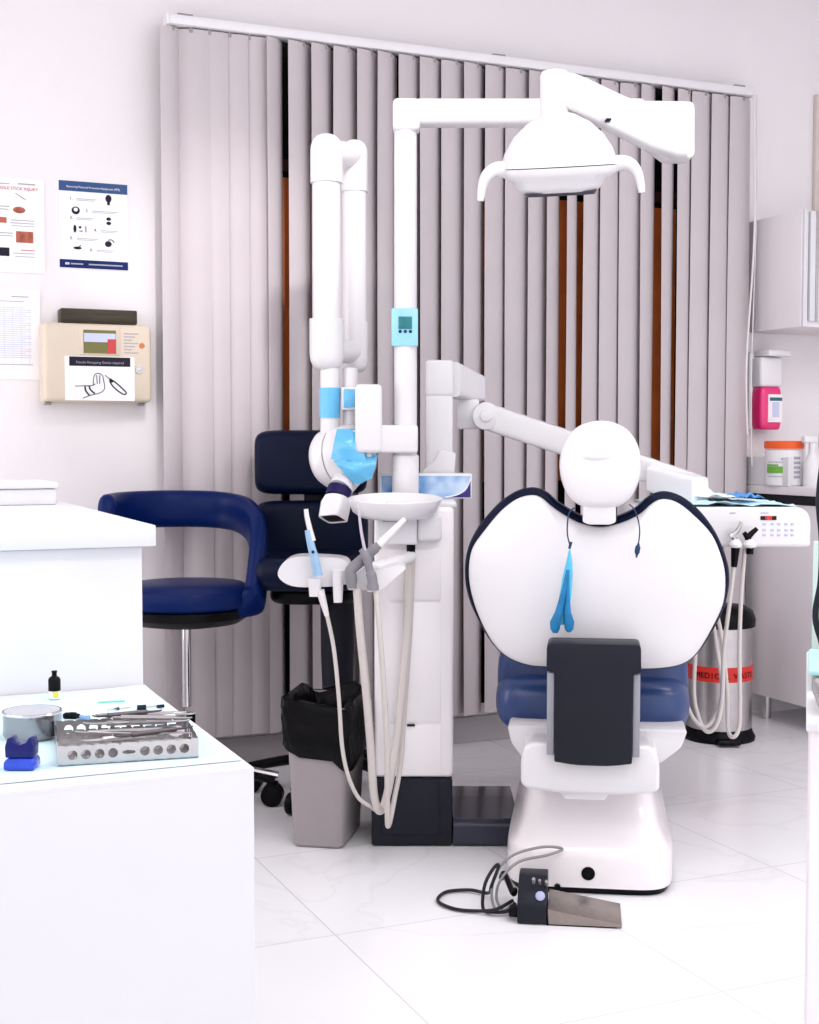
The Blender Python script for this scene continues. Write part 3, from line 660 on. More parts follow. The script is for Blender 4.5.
# tissue box on the tower top
SKYM = bpy.data.materials.new('sky_print'); SKYM.use_nodes = True; nt = SKYM.node_tree; bs = nt.nodes['Principled BSDF']; bs.inputs['Roughness'].default_value = 0.35
tcx = nt.nodes.new('ShaderNodeTexCoord'); nz = nt.nodes.new('ShaderNodeTexNoise'); nz.inputs['Scale'].default_value = 14
rmp = nt.nodes.new('ShaderNodeValToRGB'); rmp.color_ramp.elements[0].color = lin((72, 140, 205)); rmp.color_ramp.elements[1].color = lin((205, 225, 245)); rmp.color_ramp.elements[0].position = 0.35; rmp.color_ramp.elements[1].position = 0.7
nt.links.new(tcx.outputs['Object'], nz.inputs['Vector']); nt.links.new(nz.outputs['Fac'], rmp.inputs['Fac']); nt.links.new(rmp.outputs['Color'], bs.inputs['Base Color'])
v = 3.79; zb_ = ztop + 0.0145
tb = thing('tissue_box', 'flat tissue box with a blue sky print lying on top of the white tower', 'tissue box', (P(428, v), v + 0.06, zb_))
xa, xb = P(380, v), P(472, v); zt_ = zb_ + 0.07
MB().box(xa, xb, v, v + 0.105, zb_, zt_, 0.002).build('carton', WHITE2, tb)
mb = MB().box(xa + 0.004, xb - 0.004, v - 0.001, v, zb_ + 0.004, zt_ - 0.006, mi=0)
cor = [(xb - 0.004, zb_ + 0.004), (xb - 0.004, zt_ - 0.012), (xb - 0.010, zt_ - 0.030), (xb - 0.022, zb_ + 0.022), (xb - 0.045, zb_ + 0.010), (xb - 0.075, zb_ + 0.004)]
mb.prism(cor, v - 0.0018, v - 0.001, 'uz', mi=1)
mb.tube([(p[0], v - 0.002, p[1]) for p in cor[1:]], 0.002, 6, 4, mi=2)
mb.build('printed_front', [SKYM, mat('print_violet', (52, 40, 120), 0.4), PAPER], tb)

# ------------------------------------------------------------------ suction arm: holder tray
hv = 3.42
sa_ = thing('instrument_holder', 'white curved instrument holder arm swung out left of the tower', 'instrument holder', (P(345, hv), hv, Z(588, hv)))
pts = [(278, 576), (283, 563), (296, 557), (320, 557), (345, 560), (350, 572), (346, 584), (320, 587), (292, 586)]
mb = MB().prism([tuple(p[:2]) for p in catmull([(x, z, 0) for x, z in uz(pts, hv)], 4, True)], hv, hv + 0.10, 'uz', bev=0.0)
mb.build('side_wing', WHITE, sa_)
mb = MB().tube([at(413, 556, hv + 0.15), at(404, 559, hv + 0.12), at(392, 564, hv + 0.08), at(372, 571, hv + 0.05), at(345, 574, hv + 0.05)], [0.012, 0.016, 0.020, 0.024, 0.028], 14, 6); mb.build('swing_arm', WHITE, sa_)
def cup(px, py0, py1, w_top, w_bot, v):
    mb = MB(); A = at(px, py0, v); B = at(px, py1, v)
    mb.loft([srect(A[0] + (B[0] - A[0]) * t, 0, (w_top + (w_bot - w_top) * t) / 2, 0.022 * (1 - 0.2 * t), 3.5, 24, lambda x, y, t=t: (x, v + y, A[2] + (B[2] - A[2]) * t)) for t in (0, 0.05, 0.3, 0.6, 0.9, 1)])
    return mb
cup(315, 578, 596, 0.036, 0.028, hv - 0.01).build('holder_cup', WHITE, sa_)
cup(338, 570, 602, 0.030, 0.022, hv - 0.02).build('holder_cup', WHITE, sa_)
mb = MB().prism(rpoly(uz([(347, 590), (350, 578), (366, 566), (380, 568), (372, 590)], hv - 0.03), 0.008), hv - 0.03, hv + 0.03); mb.build('holder_cup', WHITE, sa_)
mb = MB().prism(rpoly(uz([(366, 592), (368, 582), (372, 572), (400, 564), (407, 568), (385, 587), (378, 592)], hv - 0.05), 0.008), hv - 0.05, hv + 0.04); mb.build('holder_cup', WHITE, sa_)
# instruments in the holder, each with its hose
GH = mat('grey_handpiece', (128, 126, 132), 0.4, var=0.04)
t1 = thing('suction_handpiece', 'grey suction handpiece with a long white angled tip, leaning left in the holder', 'suction handpiece', at(357, 592, hv - 0.05), group=None)
mb = MB().tube([at(379, 545, hv - 0.05), at(372, 551, hv - 0.05), at(360, 562, hv - 0.055), at(351, 570, hv - 0.06), at(351, 578, hv - 0.06), at(352, 588, hv - 0.06)], [0.010, 0.013, 0.0145, 0.0145, 0.015, 0.012], 14, 5); mb.build('handle', GH, t1)
MB().tube([at(405, 519, hv - 0.02), at(392, 532, hv - 0.03), at(374, 550, hv - 0.045)], [0.007, 0.012], 12, 4).build('suction_tip', WHITE, t1)
MB().tube([at(357, 588, hv - 0.05), at(360, 630, hv - 0.05), at(366, 690, hv - 0.04), at(371, 750, hv - 0.03), at(374, 795, hv - 0.02), at(380, 811, hv), at(387, 795, hv + 0.04), at(396, 745, hv + 0.09), at(403, 680, hv + 0.12), at(408, 620, hv + 0.14), at(409, 556, hv + 0.15)], 0.0105, 12, 8).build('hose', HOSE, t1)
t2 = thing('suction_handpiece', 'grey suction handpiece with a thin straw tip, upright beside the angled one', 'suction handpiece', at(372, 592, hv - 0.07))
mb = MB().tube([at(361, 549, hv - 0.08), at(367, 558, hv - 0.08), at(369, 568, hv - 0.08), at(372, 578, hv - 0.08), at(373, 590, hv - 0.08)], [0.008, 0.012, 0.010, 0.013, 0.015], 14, 5); mb.build('handle', GH, t2)
MB().tube([at(358.5, 507, hv - 0.10), at(361, 530, hv - 0.09), at(365, 551, hv - 0.08)], [0.003, 0.0042], 10, 3).build('straw_tip', mat('lilac_straw', (198, 190, 205), 0.4), t2)
MB().tube([at(376, 590, hv - 0.08), at(380, 635, hv - 0.08), at(384, 690, hv - 0.07), at(387, 750, hv - 0.05), at(387.5, 815, hv - 0.03), at(389, 824, hv), at(395, 795, hv + 0.05), at(401, 760, hv + 0.10), at(405, 700, hv + 0.14), at(410, 630, hv + 0.16), at(413, 560, hv + 0.16)], 0.0072, 10, 8).build('hose', HOSE, t2)
t3 = thing('air_water_syringe', 'white syringe in a pale blue sleeve standing at the left of the holder', 'syringe', at(316, 580, hv - 0.03))
MB().tube([at(306, 509, hv - 0.03), at(307, 517, hv - 0.03), at(310, 530, hv - 0.03), at(313, 541, hv - 0.03)], [0.0055, 0.0075], 12, 5).build('nozzle', WHITE, t3)
MB().tube([at(308, 530, hv - 0.03), at(311, 545, hv - 0.03), at(315, 560, hv - 0.03), at(318, 576, hv - 0.03)], [0.0085, 0.0125], 14, 5).build('film_sleeve', mat('pale_blue_sleeve', (150, 186, 216), 0.3, var=0.08, scale=40), t3)
MB().cyl(at(313, 552, hv - 0.041), at(313, 552, hv - 0.046), 0.004, seg=10).build('button', CHAR, t3)
MB().tube([at(320, 590, hv - 0.02), at(324, 605, hv - 0.02), at(327, 616, hv - 0.02)], [0.011, 0.006], 12, 3).build('hose_sleeve', WHITE, t3)
MB().tube([at(327, 615, hv - 0.02), at(334, 650, hv - 0.02), at(339, 700, hv - 0.03), at(342, 745, hv - 0.03), at(348, 775, hv - 0.03), at(358, 797, hv - 0.02), at(370, 806, hv - 0.01), at(379, 810, hv + 0.03), at(388, 792, hv + 0.08), at(398, 740, hv + 0.13), at(404, 660, hv + 0.18), at(406, 560, hv + 0.18)], 0.0052, 10, 8).build('hose', HOSE, t3)

# ------------------------------------------------------------------ operating lamp
ol = thing('operating_lamp', 'white dome operating lamp with two curved handles on a jointed overhead arm', 'lamp', (mu, MV, Z(131, MV)))
v = MV
za, zb_ = Z(100.5, v), Z(126, v); hh = (za - zb_) / 2; zc = (za + zb_) / 2
mb = MB().box(P(393, v), P(420, v), v - 0.038, v + 0.038, Z(133, v) + 0.001, za, 0.014, 4); mb.build('elbow', WHITE, ol)
MB().box(P(415, v), P(640, v), v - 0.034, v + 0.034, zb_, za, 0.012, 4).build('boom', WHITE, ol)
mb = MB().prism(rpoly(uz([(618, 100), (695, 101), (695, 158), (668, 158), (650, 145), (618, 128)], v - 0.04), [0.004, 0.02, 0.02, 0.01, 0.02, 0.004]), v - 0.042, v + 0.042, 'uz', bev=0.006); mb.build('boom_end', WHITE, ol)
vA, vB = 3.58, 3.36
def q4(px, y0, y1, v, hw):
    A = at(px, (y0 + y1) / 2, v); h = (Z(y0, v) - Z(y1, v)) / 2
    return srect(0, 0, hw, h, 5, 28, lambda x, y: (A[0], v + x, A[2] + y))
mb = MB().loft([q4(686, 120, 158, vA + 0.03, 0.03), q4(676, 114, 158, vA, 0.036), q4(650, 110, 150, vA - 0.04, 0.034), q4(615, 94, 133, vA - 0.11, 0.034), q4(585, 80, 119, vB, 0.036), q4(572, 75, 113, vB - 0.03, 0.036), q4(560, 74, 108, vB - 0.04, 0.034)])
mb.build('spring_arm', WHITE, ol)
MB().box(P(603, 3.38), P(608, 3.38), 3.37, 3.40, Z(121, 3.38), Z(119, 3.38), 0.001).build('adjust_screw', CHAR, ol)
lv = 3.32; lu = P(552, lv)
MB().cyl((lu, lv, Z(128, lv)), (lu, lv, Z(71, lv)), 0.0345, seg=36, bev=0.012).build('pivot', WHITE, ol)
lc = Vector((P(557, lv), lv, Z(163, lv)))
M = Matrix.Translation(lc) @ Matrix.Rotation(math.radians(-3), 4, 'Y') @ Matrix.Rotation(math.radians(12), 4, 'X')
S_ = lv / F
def er(a, b, z, dx=0, n=2.3): return srect(dx, 0, a * S_, b * S_, n, 48, lambda x, y: (x, y, z * S_))
mb = MB().loft([er(3, 3, 49), er(15, 13, 46.5), er(31, 26, 38), er(44, 36, 26), er(53, 43, 12), er(57, 46, 0), er(58.5, 47, -5)]); mb.build('dome', WHITE, ol).matrix_local = Matrix()
ol_parts = []
def tilt(mb):
    mb.v = [tuple(M @ Vector(p)) for p in mb.v]; return mb
bpy.data.objects.remove([o for o in ol.children if o.name.startswith('dome')][0])
mb = MB().loft([er(3, 3, 49), er(15, 13, 46.5), er(31, 26, 38), er(44, 36, 26), er(53, 43, 12), er(57, 46, 0), er(58, 46.5, -3)]); tilt(mb).build('dome', WHITE, ol, ang=60)
mb = MB().loft([er(58.5, 47, -4), er(58, 46.5, -8), er(55, 44, -12), er(47, 38, -16), er(43, 34, -22), er(37, 28, -28)]); tilt(mb).build('lower_shell', WHITE, ol, ang=60)
mb = MB().loft([er(36, 26, -27.5, n=4), er(34, 24, -31, n=4)]); tilt(mb).build('lens', mat('lens_dark_glass', (70, 66, 76), 0.15, var=0.05), ol)
for sg in (-1, 1):
    p3 = [(sg * 50 * S_, -8 * S_, -4 * S_), (sg * 63 * S_, -10 * S_, -3 * S_), (sg * 72 * S_, -12 * S_, -8 * S_), (sg * 77 * S_, -13 * S_, -18 * S_), (sg * 79.5 * S_, -14 * S_, -32 * S_)]
    mb = MB().tube(p3, [0.027, 0.010], 14, 6, flat=0.8); tilt(mb).build('handle', WHITE, ol)
MB().cyl((lu + 0.01, lv, Z(117, lv)), (lu, lv, Z(127, lv)), 0.022, seg=24).build('neck', WHITE, ol)

# ------------------------------------------------------------------ x-ray machine
xr = thing('xray_machine', 'white folded x-ray arm with its head hanging by the navy chair', 'x-ray machine', at(368, 440, 3.72))
v1, v2 = 3.78, 3.90
def htube(px0, px1, y0, y1, v, name, r_cap=True):
    u0, u1 = P(px0, v), P(px1, v); r = (u1 - u0) / 2; z0, z1 = Z(y1, v), Z(y0, v)
    return MB().cyl(((u0 + u1) / 2, v, z0), ((u0 + u1) / 2, v, z1), r, seg=32).build(name, WHITE, xr)
htube(313.5, 341, 178, 325, v1, 'front_arm'); htube(343, 367, 186, 330, v2, 'rear_arm')
def cappy(px0, px1, y0, y1, v, up, name):
    u0, u1 = P(px0, v), P(px1, v); r = (u1 - u0) / 2; za, zb_ = Z(y0, v), Z(y1, v); c = ((u0 + u1) / 2, v, 0)
    if up: prof = [(r, zb_), (r, za - r * 1.0), (r * 0.97, za - r * 0.72), (r * 0.86, za - r * 0.42), (r * 0.62, za - r * 0.14), (r * 0.3, za - r * 0.02), (0, za)]
    else: prof = [(0, zb_), (r * 0.5, zb_ + r * 0.06), (r * 0.8, zb_ + r * 0.28), (r * 0.95, zb_ + r * 0.6), (r, zb_ + r), (r, za)]
    return MB().lathe(prof, c, 36).build(name, WHITE, xr)
cappy(311.5, 343.5, 134, 183, v1, True, 'top_joint'); cappy(342, 368.5, 140, 192, v2, True, 'top_joint')
cappy(310, 344.5, 319, 371, v1, False, 'bottom_joint'); cappy(343, 368.5, 322, 373, v2, False, 'bottom_joint')
MB().cyl(at(327, 152, v1), at(354, 156, v2), 0.036, seg=28).build('hinge', WHITE, xr)
MB().cyl(at(327, 350, v1), at(355, 352, v2), 0.034, seg=28).build('hinge', WHITE, xr)
htube(320.5, 339.5, 368, 440, v1, 'head_stem')
MB().cyl(at(329.8, 418, v1), at(329.8, 388, v1), 0.0292, 0.0305, seg=28).build('stem_film', FILM, xr)
htube(343, 358, 368, 452, v2 - 0.10, 'rear_stem')
bx_ = MB().box(P(341.5, v2 - 0.14), P(356, v2 - 0.14), v2 - 0.14, v2 - 0.12, Z(410, v2 - 0.14), Z(387, v2 - 0.14), 0.004, 3).build('stem_control', WHITE2, xr)
MB().box(P(344, v2 - 0.145), P(355.5, v2 - 0.145), v2 - 0.146, v2 - 0.139, Z(407.5, v2 - 0.14), Z(389, v2 - 0.14), 0.002).build('control_film', FILM, bx_)
MB().box(P(344, 3.72), P(370, 3.72), 3.70, 3.82, Z(452, 3.75), Z(430, 3.75), 0.008).build('mount', WHITE, xr)
# head: drum with its axis left-right
hc = Vector(at(345, 456, v1)); Rr = 0.085
M = Matrix.Translation(hc) @ Matrix.Rotation(math.radians(-12), 4, 'Y') @ Matrix.Rotation(math.radians(-33), 4, 'Z') @ Matrix.Rotation(-PI / 2, 4, 'Y')
# local +z now points to the left
MB().lathe([(Rr, 0.018), (Rr, 0.042), (Rr * 0.97, 0.058), (Rr * 0.85, 0.072), (Rr * 0.6, 0.081), (0, 0.084)], seg=48, M=M).build('head_cover', WHITE, xr)
MB().lathe([(Rr * 0.975, 0.0135), (Rr * 0.975, 0.0185)], seg=48, M=M).build('head_seam', GREYP, xr)
MB().lathe([(0, -0.07), (Rr * 0.6, -0.068), (Rr * 0.9, -0.055), (Rr, -0.03), (Rr, 0.013)], seg=48, M=M).build('head_body', WHITE, xr)
random.seed(11)
def crinkle(A, B, C, D, n=9, amp=0.008, m=None):
    g = []
    for i in range(n + 1):
        row = []
        for j in range(n + 1):
            s_, t = j / n, i / n
            p = Vector(A) * (1 - s_) * (1 - t) + Vector(B) * s_ * (1 - t) + Vector(C) * s_ * t + Vector(D) * (1 - s_) * t
            p.y += random.uniform(-amp, amp) - 0.02 * math.sin(PI * s_) * math.sin(PI * t); row.append(tuple(p))
        g.append(row)
    return g
fv = v1 - 0.098
mb = MB().sheet(crinkle(at(337, 429, fv + 0.02), at(360, 429, fv + 0.03), at(366, 462, fv), at(331, 459, fv), 6, 0.004), 0.001)
mb.sheet(crinkle(at(333, 461, fv), at(378, 455, fv + 0.02), at(372, 478, fv + 0.01), at(356, 485, fv + 0.01), 6, 0.005), 0.001)
mb.build('head_film', FILM, xr, ang=60)
c0 = Vector(at(350, 474, v1 - 0.03)); c1 = Vector(at(340, 489, v1 - 0.075)); c2 = Vector(at(337, 498, v1 - 0.09)); c3 = Vector(at(333, 519, v1 - 0.115))
MB().cyl(c0, c1, 0.040, 0.033, seg=28).build('cone_neck', WHITE, xr)
MB().cyl(c1, c2, 0.034, 0.0335, seg=28).build('cone_band', mat('navy_band', (32, 24, 74), 0.4), xr)
d = (c3 - c2); L = d.length; Mq = Matrix.Translation(c2) @ d.to_track_quat('Z', 'Y').to_matrix().to_4x4() @ Matrix.Rotation(math.radians(14), 4, 'Z')
rr = [srect(0, 0, 0.033, 0.033, 2.2, 32, lambda x, y: (x, y, 0)), srect(0, 0, 0.036, 0.033, 4, 32, lambda x, y: (x, y, L * 0.3)), srect(0, 0, 0.035, 0.029, 5, 32, lambda x, y: (x, y, L))]
rr += [srect(0, 0, 0.030, 0.024, 5, 32, lambda x, y: (x, y, L)), srect(0, 0, 0.029, 0.023, 5, 32, lambda x, y: (x, y, L * 0.45))]
cn = MB().loft(rr, M=Mq).build('aiming_cone', WHITE, xr)
MB().loft([srect(0, 0, 0.0293, 0.0233, 5, 32, lambda x, y, z=z: (x, y, z)) for z in (L * 0.6, L * 0.97)], M=Mq).build('cone_opening', BLACK, cn)

# ------------------------------------------------------------------ delivery unit: post, arm, console
dv = 3.985
dl = thing('delivery_unit', 'white delivery console on a jointed arm reaching behind the headrest', 'delivery unit', (P(438, dv), dv - 0.05, ztop + 0.016))
u0, u1 = P(425.5, dv), P(452, dv)
zp = ztop + 0.016
vv = dv - 0.04
mb = MB().box(u0, u1, vv - 0.035, vv + 0.035, zp, Z(392, vv), 0.012, 3); mb.build('post', WHITE, dl)
mb = MB().prism(rpoly(uz([(421, 480), (423, 470), (433, 462), (440, 450), (456, 453), (454, 480)], vv - 0.04), 0.006), vv - 0.042, vv + 0.045, 'uz', bev=0.004); mb.build('post_skirt', WHITE, dl)
def slab(px0, v0, px1, v1, ya0, ya1, yb0, yb1, hw):
    # beam between two places; ya = top/bottom pixel at start, yb at end
    A = Vector(at(px0, (ya0 + ya1) / 2, v0)); B = Vector(at(px1, (yb0 + yb1) / 2, v1)); d = B - A; d.z = 0; n = Vector((-d.y, d.x, 0)).normalized()
    hA = (Z(ya0, v0) - Z(ya1, v0)) / 2; hB = (Z(yb0, v1) - Z(yb1, v1)) / 2
    mk = lambda C_, h: srect(0, 0, hw, h, 6, 28, lambda x, y: tuple(C_ + n * x + Vector((0, 0, y))))
    return MB().loft([mk(A, hA), mk(A + (B - A) * 0.5, (hA + hB) / 2), mk(B, hB)])
MB().box(u0 - 0.001, u1 + 0.001, vv - 0.038, vv + 0.038, Z(397, vv), Z(360.5, vv), 0.010, 3).build('post_head', WHITE, dl)
slab(449, vv - 0.0, 474, vv + 0.22, 362, 397, 375, 402, 0.036).build('upper_link', WHITE2, dl)
MB().box(P(458, vv + 0.10), P(479, vv + 0.10), vv + 0.10, vv + 0.19, Z(429, vv + 0.1), Z(399, vv + 0.1), 0.005).build('lower_link', WHITE2, dl)
jv = vv + 0.06
MB().cyl(at(486, 416, jv + 0.06), at(486, 416, jv - 0.040), 0.041, seg=32, bev=0.006).build('joint', WHITE, dl)
MB().cyl(at(486, 416, jv - 0.039), at(486, 416, jv - 0.047), 0.018, seg=24, bev=0.004).build('joint_cap', WHITE, dl)
slab(486, jv, 700, 3.80, 402, 430, 475, 500, 0.03).build('spring_arm', WHITE, dl)
slab(655, 3.83, 700, 3.72, 466, 492, 477, 506, 0.04).build('arm_end', WHITE2, dl)
cv_ = 3.62
prof = rpoly(uz([(640, 500), (772, 506), (795, 509), (812, 520), (812, 547), (640, 547)], cv_), [0.01, 0.0, 0.03, 0.035, 0.01, 0.01])
A0 = at(640, 547, cv_); xr_ = P(812, cv_); xl_ = P(638, cv_); zlo = Z(547, cv_); zhi = Z(507, cv_)
con = MB().prism(rpoly([(xl_, zlo), (xr_, zlo), (xr_, zhi), (xl_, zhi + 0.0)], [0.01, 0.012, 0.055, 0.02], 8), cv_, cv_ + 0.34, 'uz', bev=0.008, seg=3).build('console', WHITE, dl)
mb = MB(); k = 0
for iy, py in enumerate((524, 530, 535)):
    for px in (765, 773, 779.5, 787, 793): mb.box(P(px - 1.7, cv_) , P(px + 1.7, cv_), cv_ - 0.0015, cv_ + 0.002, Z(py + 1.2, cv_), Z(py - 1.2, cv_), 0.0004)
mb.build('keypad', mat('lilac_keys', (186, 188, 222), 0.4), con)
mb = MB().box(P(761, cv_), P(777, cv_), cv_ - 0.002, cv_ + 0.002, Z(520, cv_), Z(516, cv_), mi=0)
mb.text('180', 0.013, Matrix.Translation((P(765, cv_), cv_ - 0.003, Z(519.6, cv_))) @ Matrix.Rotation(PI / 2, 4, 'X'), 1)
mb.box(P(761, cv_), P(769, cv_), cv_ - 0.001, cv_ + 0.002, Z(513.5, cv_), Z(512.5, cv_), mi=2).box(P(730, cv_), P(736, cv_), cv_ - 0.001, cv_ + 0.002, Z(513.5, cv_), Z(512.5, cv_), mi=2)
mb.build('display', [mat('display_black', (60, 20, 24), 0.3), mat('led_red', (255, 70, 60), 0.4, emit=((255, 60, 40), 1.2)), GREYI], con, smooth=False)
# console holder cups
for px in (736.5, 750.5):
    v = cv_ - 0.03
    mb = MB().lathe([(0.010, 0), (0.017, 0.003), (0.018, 0.010), (0.012, 0.020), (0.008, 0.024)], (P(px, v), v, Z(548, v)), 24); mb.build('holder_cup', WHITE, dl)
# handpieces
hA = thing('handpiece', 'steel dental handpiece standing in the left cup of the console', 'handpiece', at(736, 548, cv_ - 0.03), group=None)
v = cv_ - 0.03
MB().tube([at(741, 521.5, v), at(740, 526, v), at(736, 532, v), at(730, 537, v)], [0.0045, 0.0075], 12, 5).build('head', STEEL, hA)
MB().tube([at(730, 534, v), at(733.5, 537.5, v), at(736, 542, v)], [0.006, 0.008], 12, 4).build('body', STEEL, hA)
MB().cyl(at(735.5, 548, v), at(734, 567, v), 0.012, 0.008, seg=18).build('connector', BLACK, hA)
MB().tube([at(734, 566, v), at(730, 600, v), at(724, 650, v), at(722, 700, v - 0.01), at(716, 726, v - 0.01), at(706, 731, v), at(698, 715, v + 0.02), at(694, 690, v + 0.05), at(697, 640, v + 0.1), at(705, 600, v + 0.14), at(712, 549, v + 0.16)], 0.0058, 10, 8).build('hose', HOSE, hA)
hB = thing('handpiece', 'black dental handpiece standing in the right cup of the console', 'handpiece', at(750, 548, cv_ - 0.03))
MB().tube([at(757, 528.5, v), at(752, 533, v), at(748, 537, v)], [0.006, 0.009], 12, 4).build('head', BLACK, hB)
MB().tube([at(744, 532.5, v), at(747, 537, v), at(749.5, 542, v)], [0.006, 0.009], 12, 4).build('body', BLACK, hB)
MB().cyl(at(750, 548, v), at(750, 554, v), 0.010, 0.009, seg=18).build('connector', BLACK, hB)
MB().tube([at(745, 549, v + 0.01), at(741, 600, v + 0.01), at(739.5, 650, v), at(740, 700, v), at(739, 728, v), at(733, 737, v), at(728, 728, v + 0.03), at(727, 690, v + 0.06), at(722, 640, v + 0.10), at(716, 600, v + 0.14), at(722, 549, v + 0.17)], 0.0058, 10, 8).build('hose', HOSE, hB)
tag(MB().tube([at(700, 549, v + 0.1), at(688, 610, v + 0.08), at(684, 680, v + 0.05), at(690, 712, v + 0.02), at(704, 727, v), at(716, 715, v), at(722, 690, v + 0.03), at(716, 640, v + 0.1), at(708, 590, v + 0.14), at(704, 549, v + 0.16)], 0.0055, 10, 8).build('console_hose', HOSE, base=at(700, 727, v)), 'empty cream hose looping under the console nearest the dental chair', 'hose')
# blue cover cloth on the console
CLOTH = mat('pale_blue_cloth', (204, 238, 250), 0.7, var=0.12, scale=12); CLB = mat('blue_cloth', (90, 160, 228), 0.7, var=0.2, scale=20)
random.seed(5)
def cloth(px0, px1, v0, v1, z0, amp, n=16, m=10, peak=None):
    g = []
    for i in range(m + 1):
        row = []
        for j in range(n + 1):
            s_, t = j / n, i / m; v_ = v0 + (v1 - v0) * t; u_ = P(px0, v0) + (P(px1, v0) - P(px0, v0)) * s_
            z_ = z0 + amp * (0.5 + 0.5 * math.sin(s_ * 17 + t * 6)) * math.sin(PI * min(1, s_ * 1.02)) + random.uniform(0, amp * 0.6)
            if peak: z_ += peak[2] * math.exp(-((s_ - peak[0]) ** 2) / 0.004 - ((t - peak[1]) ** 2) / 0.03)
            row.append((u_, v_, z_))
        g.append(row)
    return g
tag(MB().sheet(cloth(655, 797, cv_ + 0.004, cv_ + 0.32, zhi + 0.0015, 0.010), 0.0012).build('cover_cloth', CLOTH, ang=50), 'pale blue crumpled cover sheet spread on top of the console', 'cloth')
tag(MB().sheet(cloth(690, 745, cv_ + 0.08, cv_ + 0.28, zhi + 0.021, 0.008, 12, 8, (0.45, 0.4, 0.028)), 0.0012).build('tissue', mat('white_tissue', (238, 246, 250), 0.7), ang=40), 'white tissue peaked up on the blue cover sheet', 'tissue')
tag(MB().sheet(cloth(738, 765, cv_ + 0.05, cv_ + 0.22, zhi + 0.019, 0.012, 10, 8), 0.0012).build('blue_wipe', CLB, ang=40), 'small bright blue crumpled wipe on the console beside the white tissue', 'wipe')

# ================================================================== dental chair
cx = 591.0; CV = CHV
at0 = at; P0 = P
def at(px, py, v): return (CHU + (px - 590) / F * v, v, at0(px, py, v)[2])
def P(px, v): return CHU + (px - 590) / F * v
dc = thing('dental_chair', 'white dental chair seen from behind with a wide round backrest and navy cushions', 'dental chair', (P(590, CV), CV + 0.35, 0), 'chair')
BASEW = mat('chair_base_white', (242, 236, 237), 0.22, coat=0.4, var=0.01)
def rr_(z, hw, v0, v1, cu_, n=7): return srect(cu_, (v0 + v1) / 2, hw, (v1 - v0) / 2, n, 56, lambda x, y: (x, y, z))
cu = P(592, CV); S = CV / F
MB().loft([rr_(0.001, 84 * S, CV + 0.01, 4.02, cu), rr_(0.016, 85 * S, CV + 0.006, 4.02, cu)]).build('rubber_foot', BLACK, dc)
MB().loft([rr_(0.017, 87 * S, CV, 4.03, cu), rr_(0.022, 87.5 * S, CV, 4.03, cu), rr_(0.085, 87 * S, CV, 4.03, cu), rr_(0.105, 85.5 * S, CV + 0.006, 4.02, cu), rr_(0.118, 79 * S, CV + 0.03, 4.0, cu), rr_(0.15, 74 * S, CV + 0.07, 3.97, cu),
           rr_(0.2, 69 * S, CV + 0.105, 3.93, cu), rr_(0.26, 64 * S, CV + 0.13, 3.9, cu), rr_(0.34, 60 * S, CV + 0.15, 3.88, cu)]).build('base', BASEW, dc, ang=45)
MB().cyl((P(591, CV), CV - 0.0015, Z(873.5, CV)), (P(591, CV), CV + 0.01, Z(873.5, CV)), 0.0165, seg=28).build('socket_hole', BLACK, dc)
MB().cyl((P(560, CV), CV - 0.004, Z(888, CV)), (P(560, CV), CV + 0.01, Z(888, CV)), 0.008, seg=16).build('cable_port', BLACK, dc)
# seat shell and crossbar
v = 3.36
mb = MB().prism(rpoly(uz([(508, 727), (689, 727), (683, 745), (662, 762), (525, 762), (512, 745)], v), 0.012), v, v + 0.6, 'uz', bev=0.006); mb.build('seat_shell', WHITE, dc)
v = 3.20
pts = [(522, 762), (525, 749), (533, 744.5), (650, 744.5), (658, 749), (661.5, 762), (661.5, 788), (655, 792), (620, 794.5), (560, 794.5), (528, 791), (522, 786)]
mb = MB().prism(rpoly(uz(pts, v), 0.008), v, v + 0.17, 'uz', bev=0.010, seg=3); mb.build('hinge_housing', WHITE, dc)
mb = MB().prism(rpoly(uz([(561, 792), (612, 792), (607, 800), (567, 800)], v + 0.02), 0.004), v + 0.02, v + 0.16, 'uz', bev=0.003); mb.build('housing_lug', WHITE2, dc)
# seat cushion and leg rest
sc = P(593.5, 3.5); mb = MB(); pill(mb, (sc, 3.78, Z(705, 3.5)), 0.257, 0.34, 0.145, 7, 0.4); 
SEATB = mat('seat_blue_vinyl', (36, 62, 116), 0.33, coat=0.15, var=0.06)
mb.build('seat', SEATB, dc)
mb = MB(); pill(mb, (sc, 3.62, Z(682, 3.55)), 0.252, 0.10, 0.22, 6, 0.4); mb.build('lumbar_cushion', SEATB, dc)
mb = MB(); pill(mb, (sc, 4.30, 0.40), 0.17, 0.26, 0.09, 6, 0.5); mb.build('leg_rest', NAVY, dc)
MB().box(sc - 0.1, sc + 0.1, 3.9, 4.4, 0.30, 0.36, 0.02).build('leg_rest_frame', WHITE, dc)
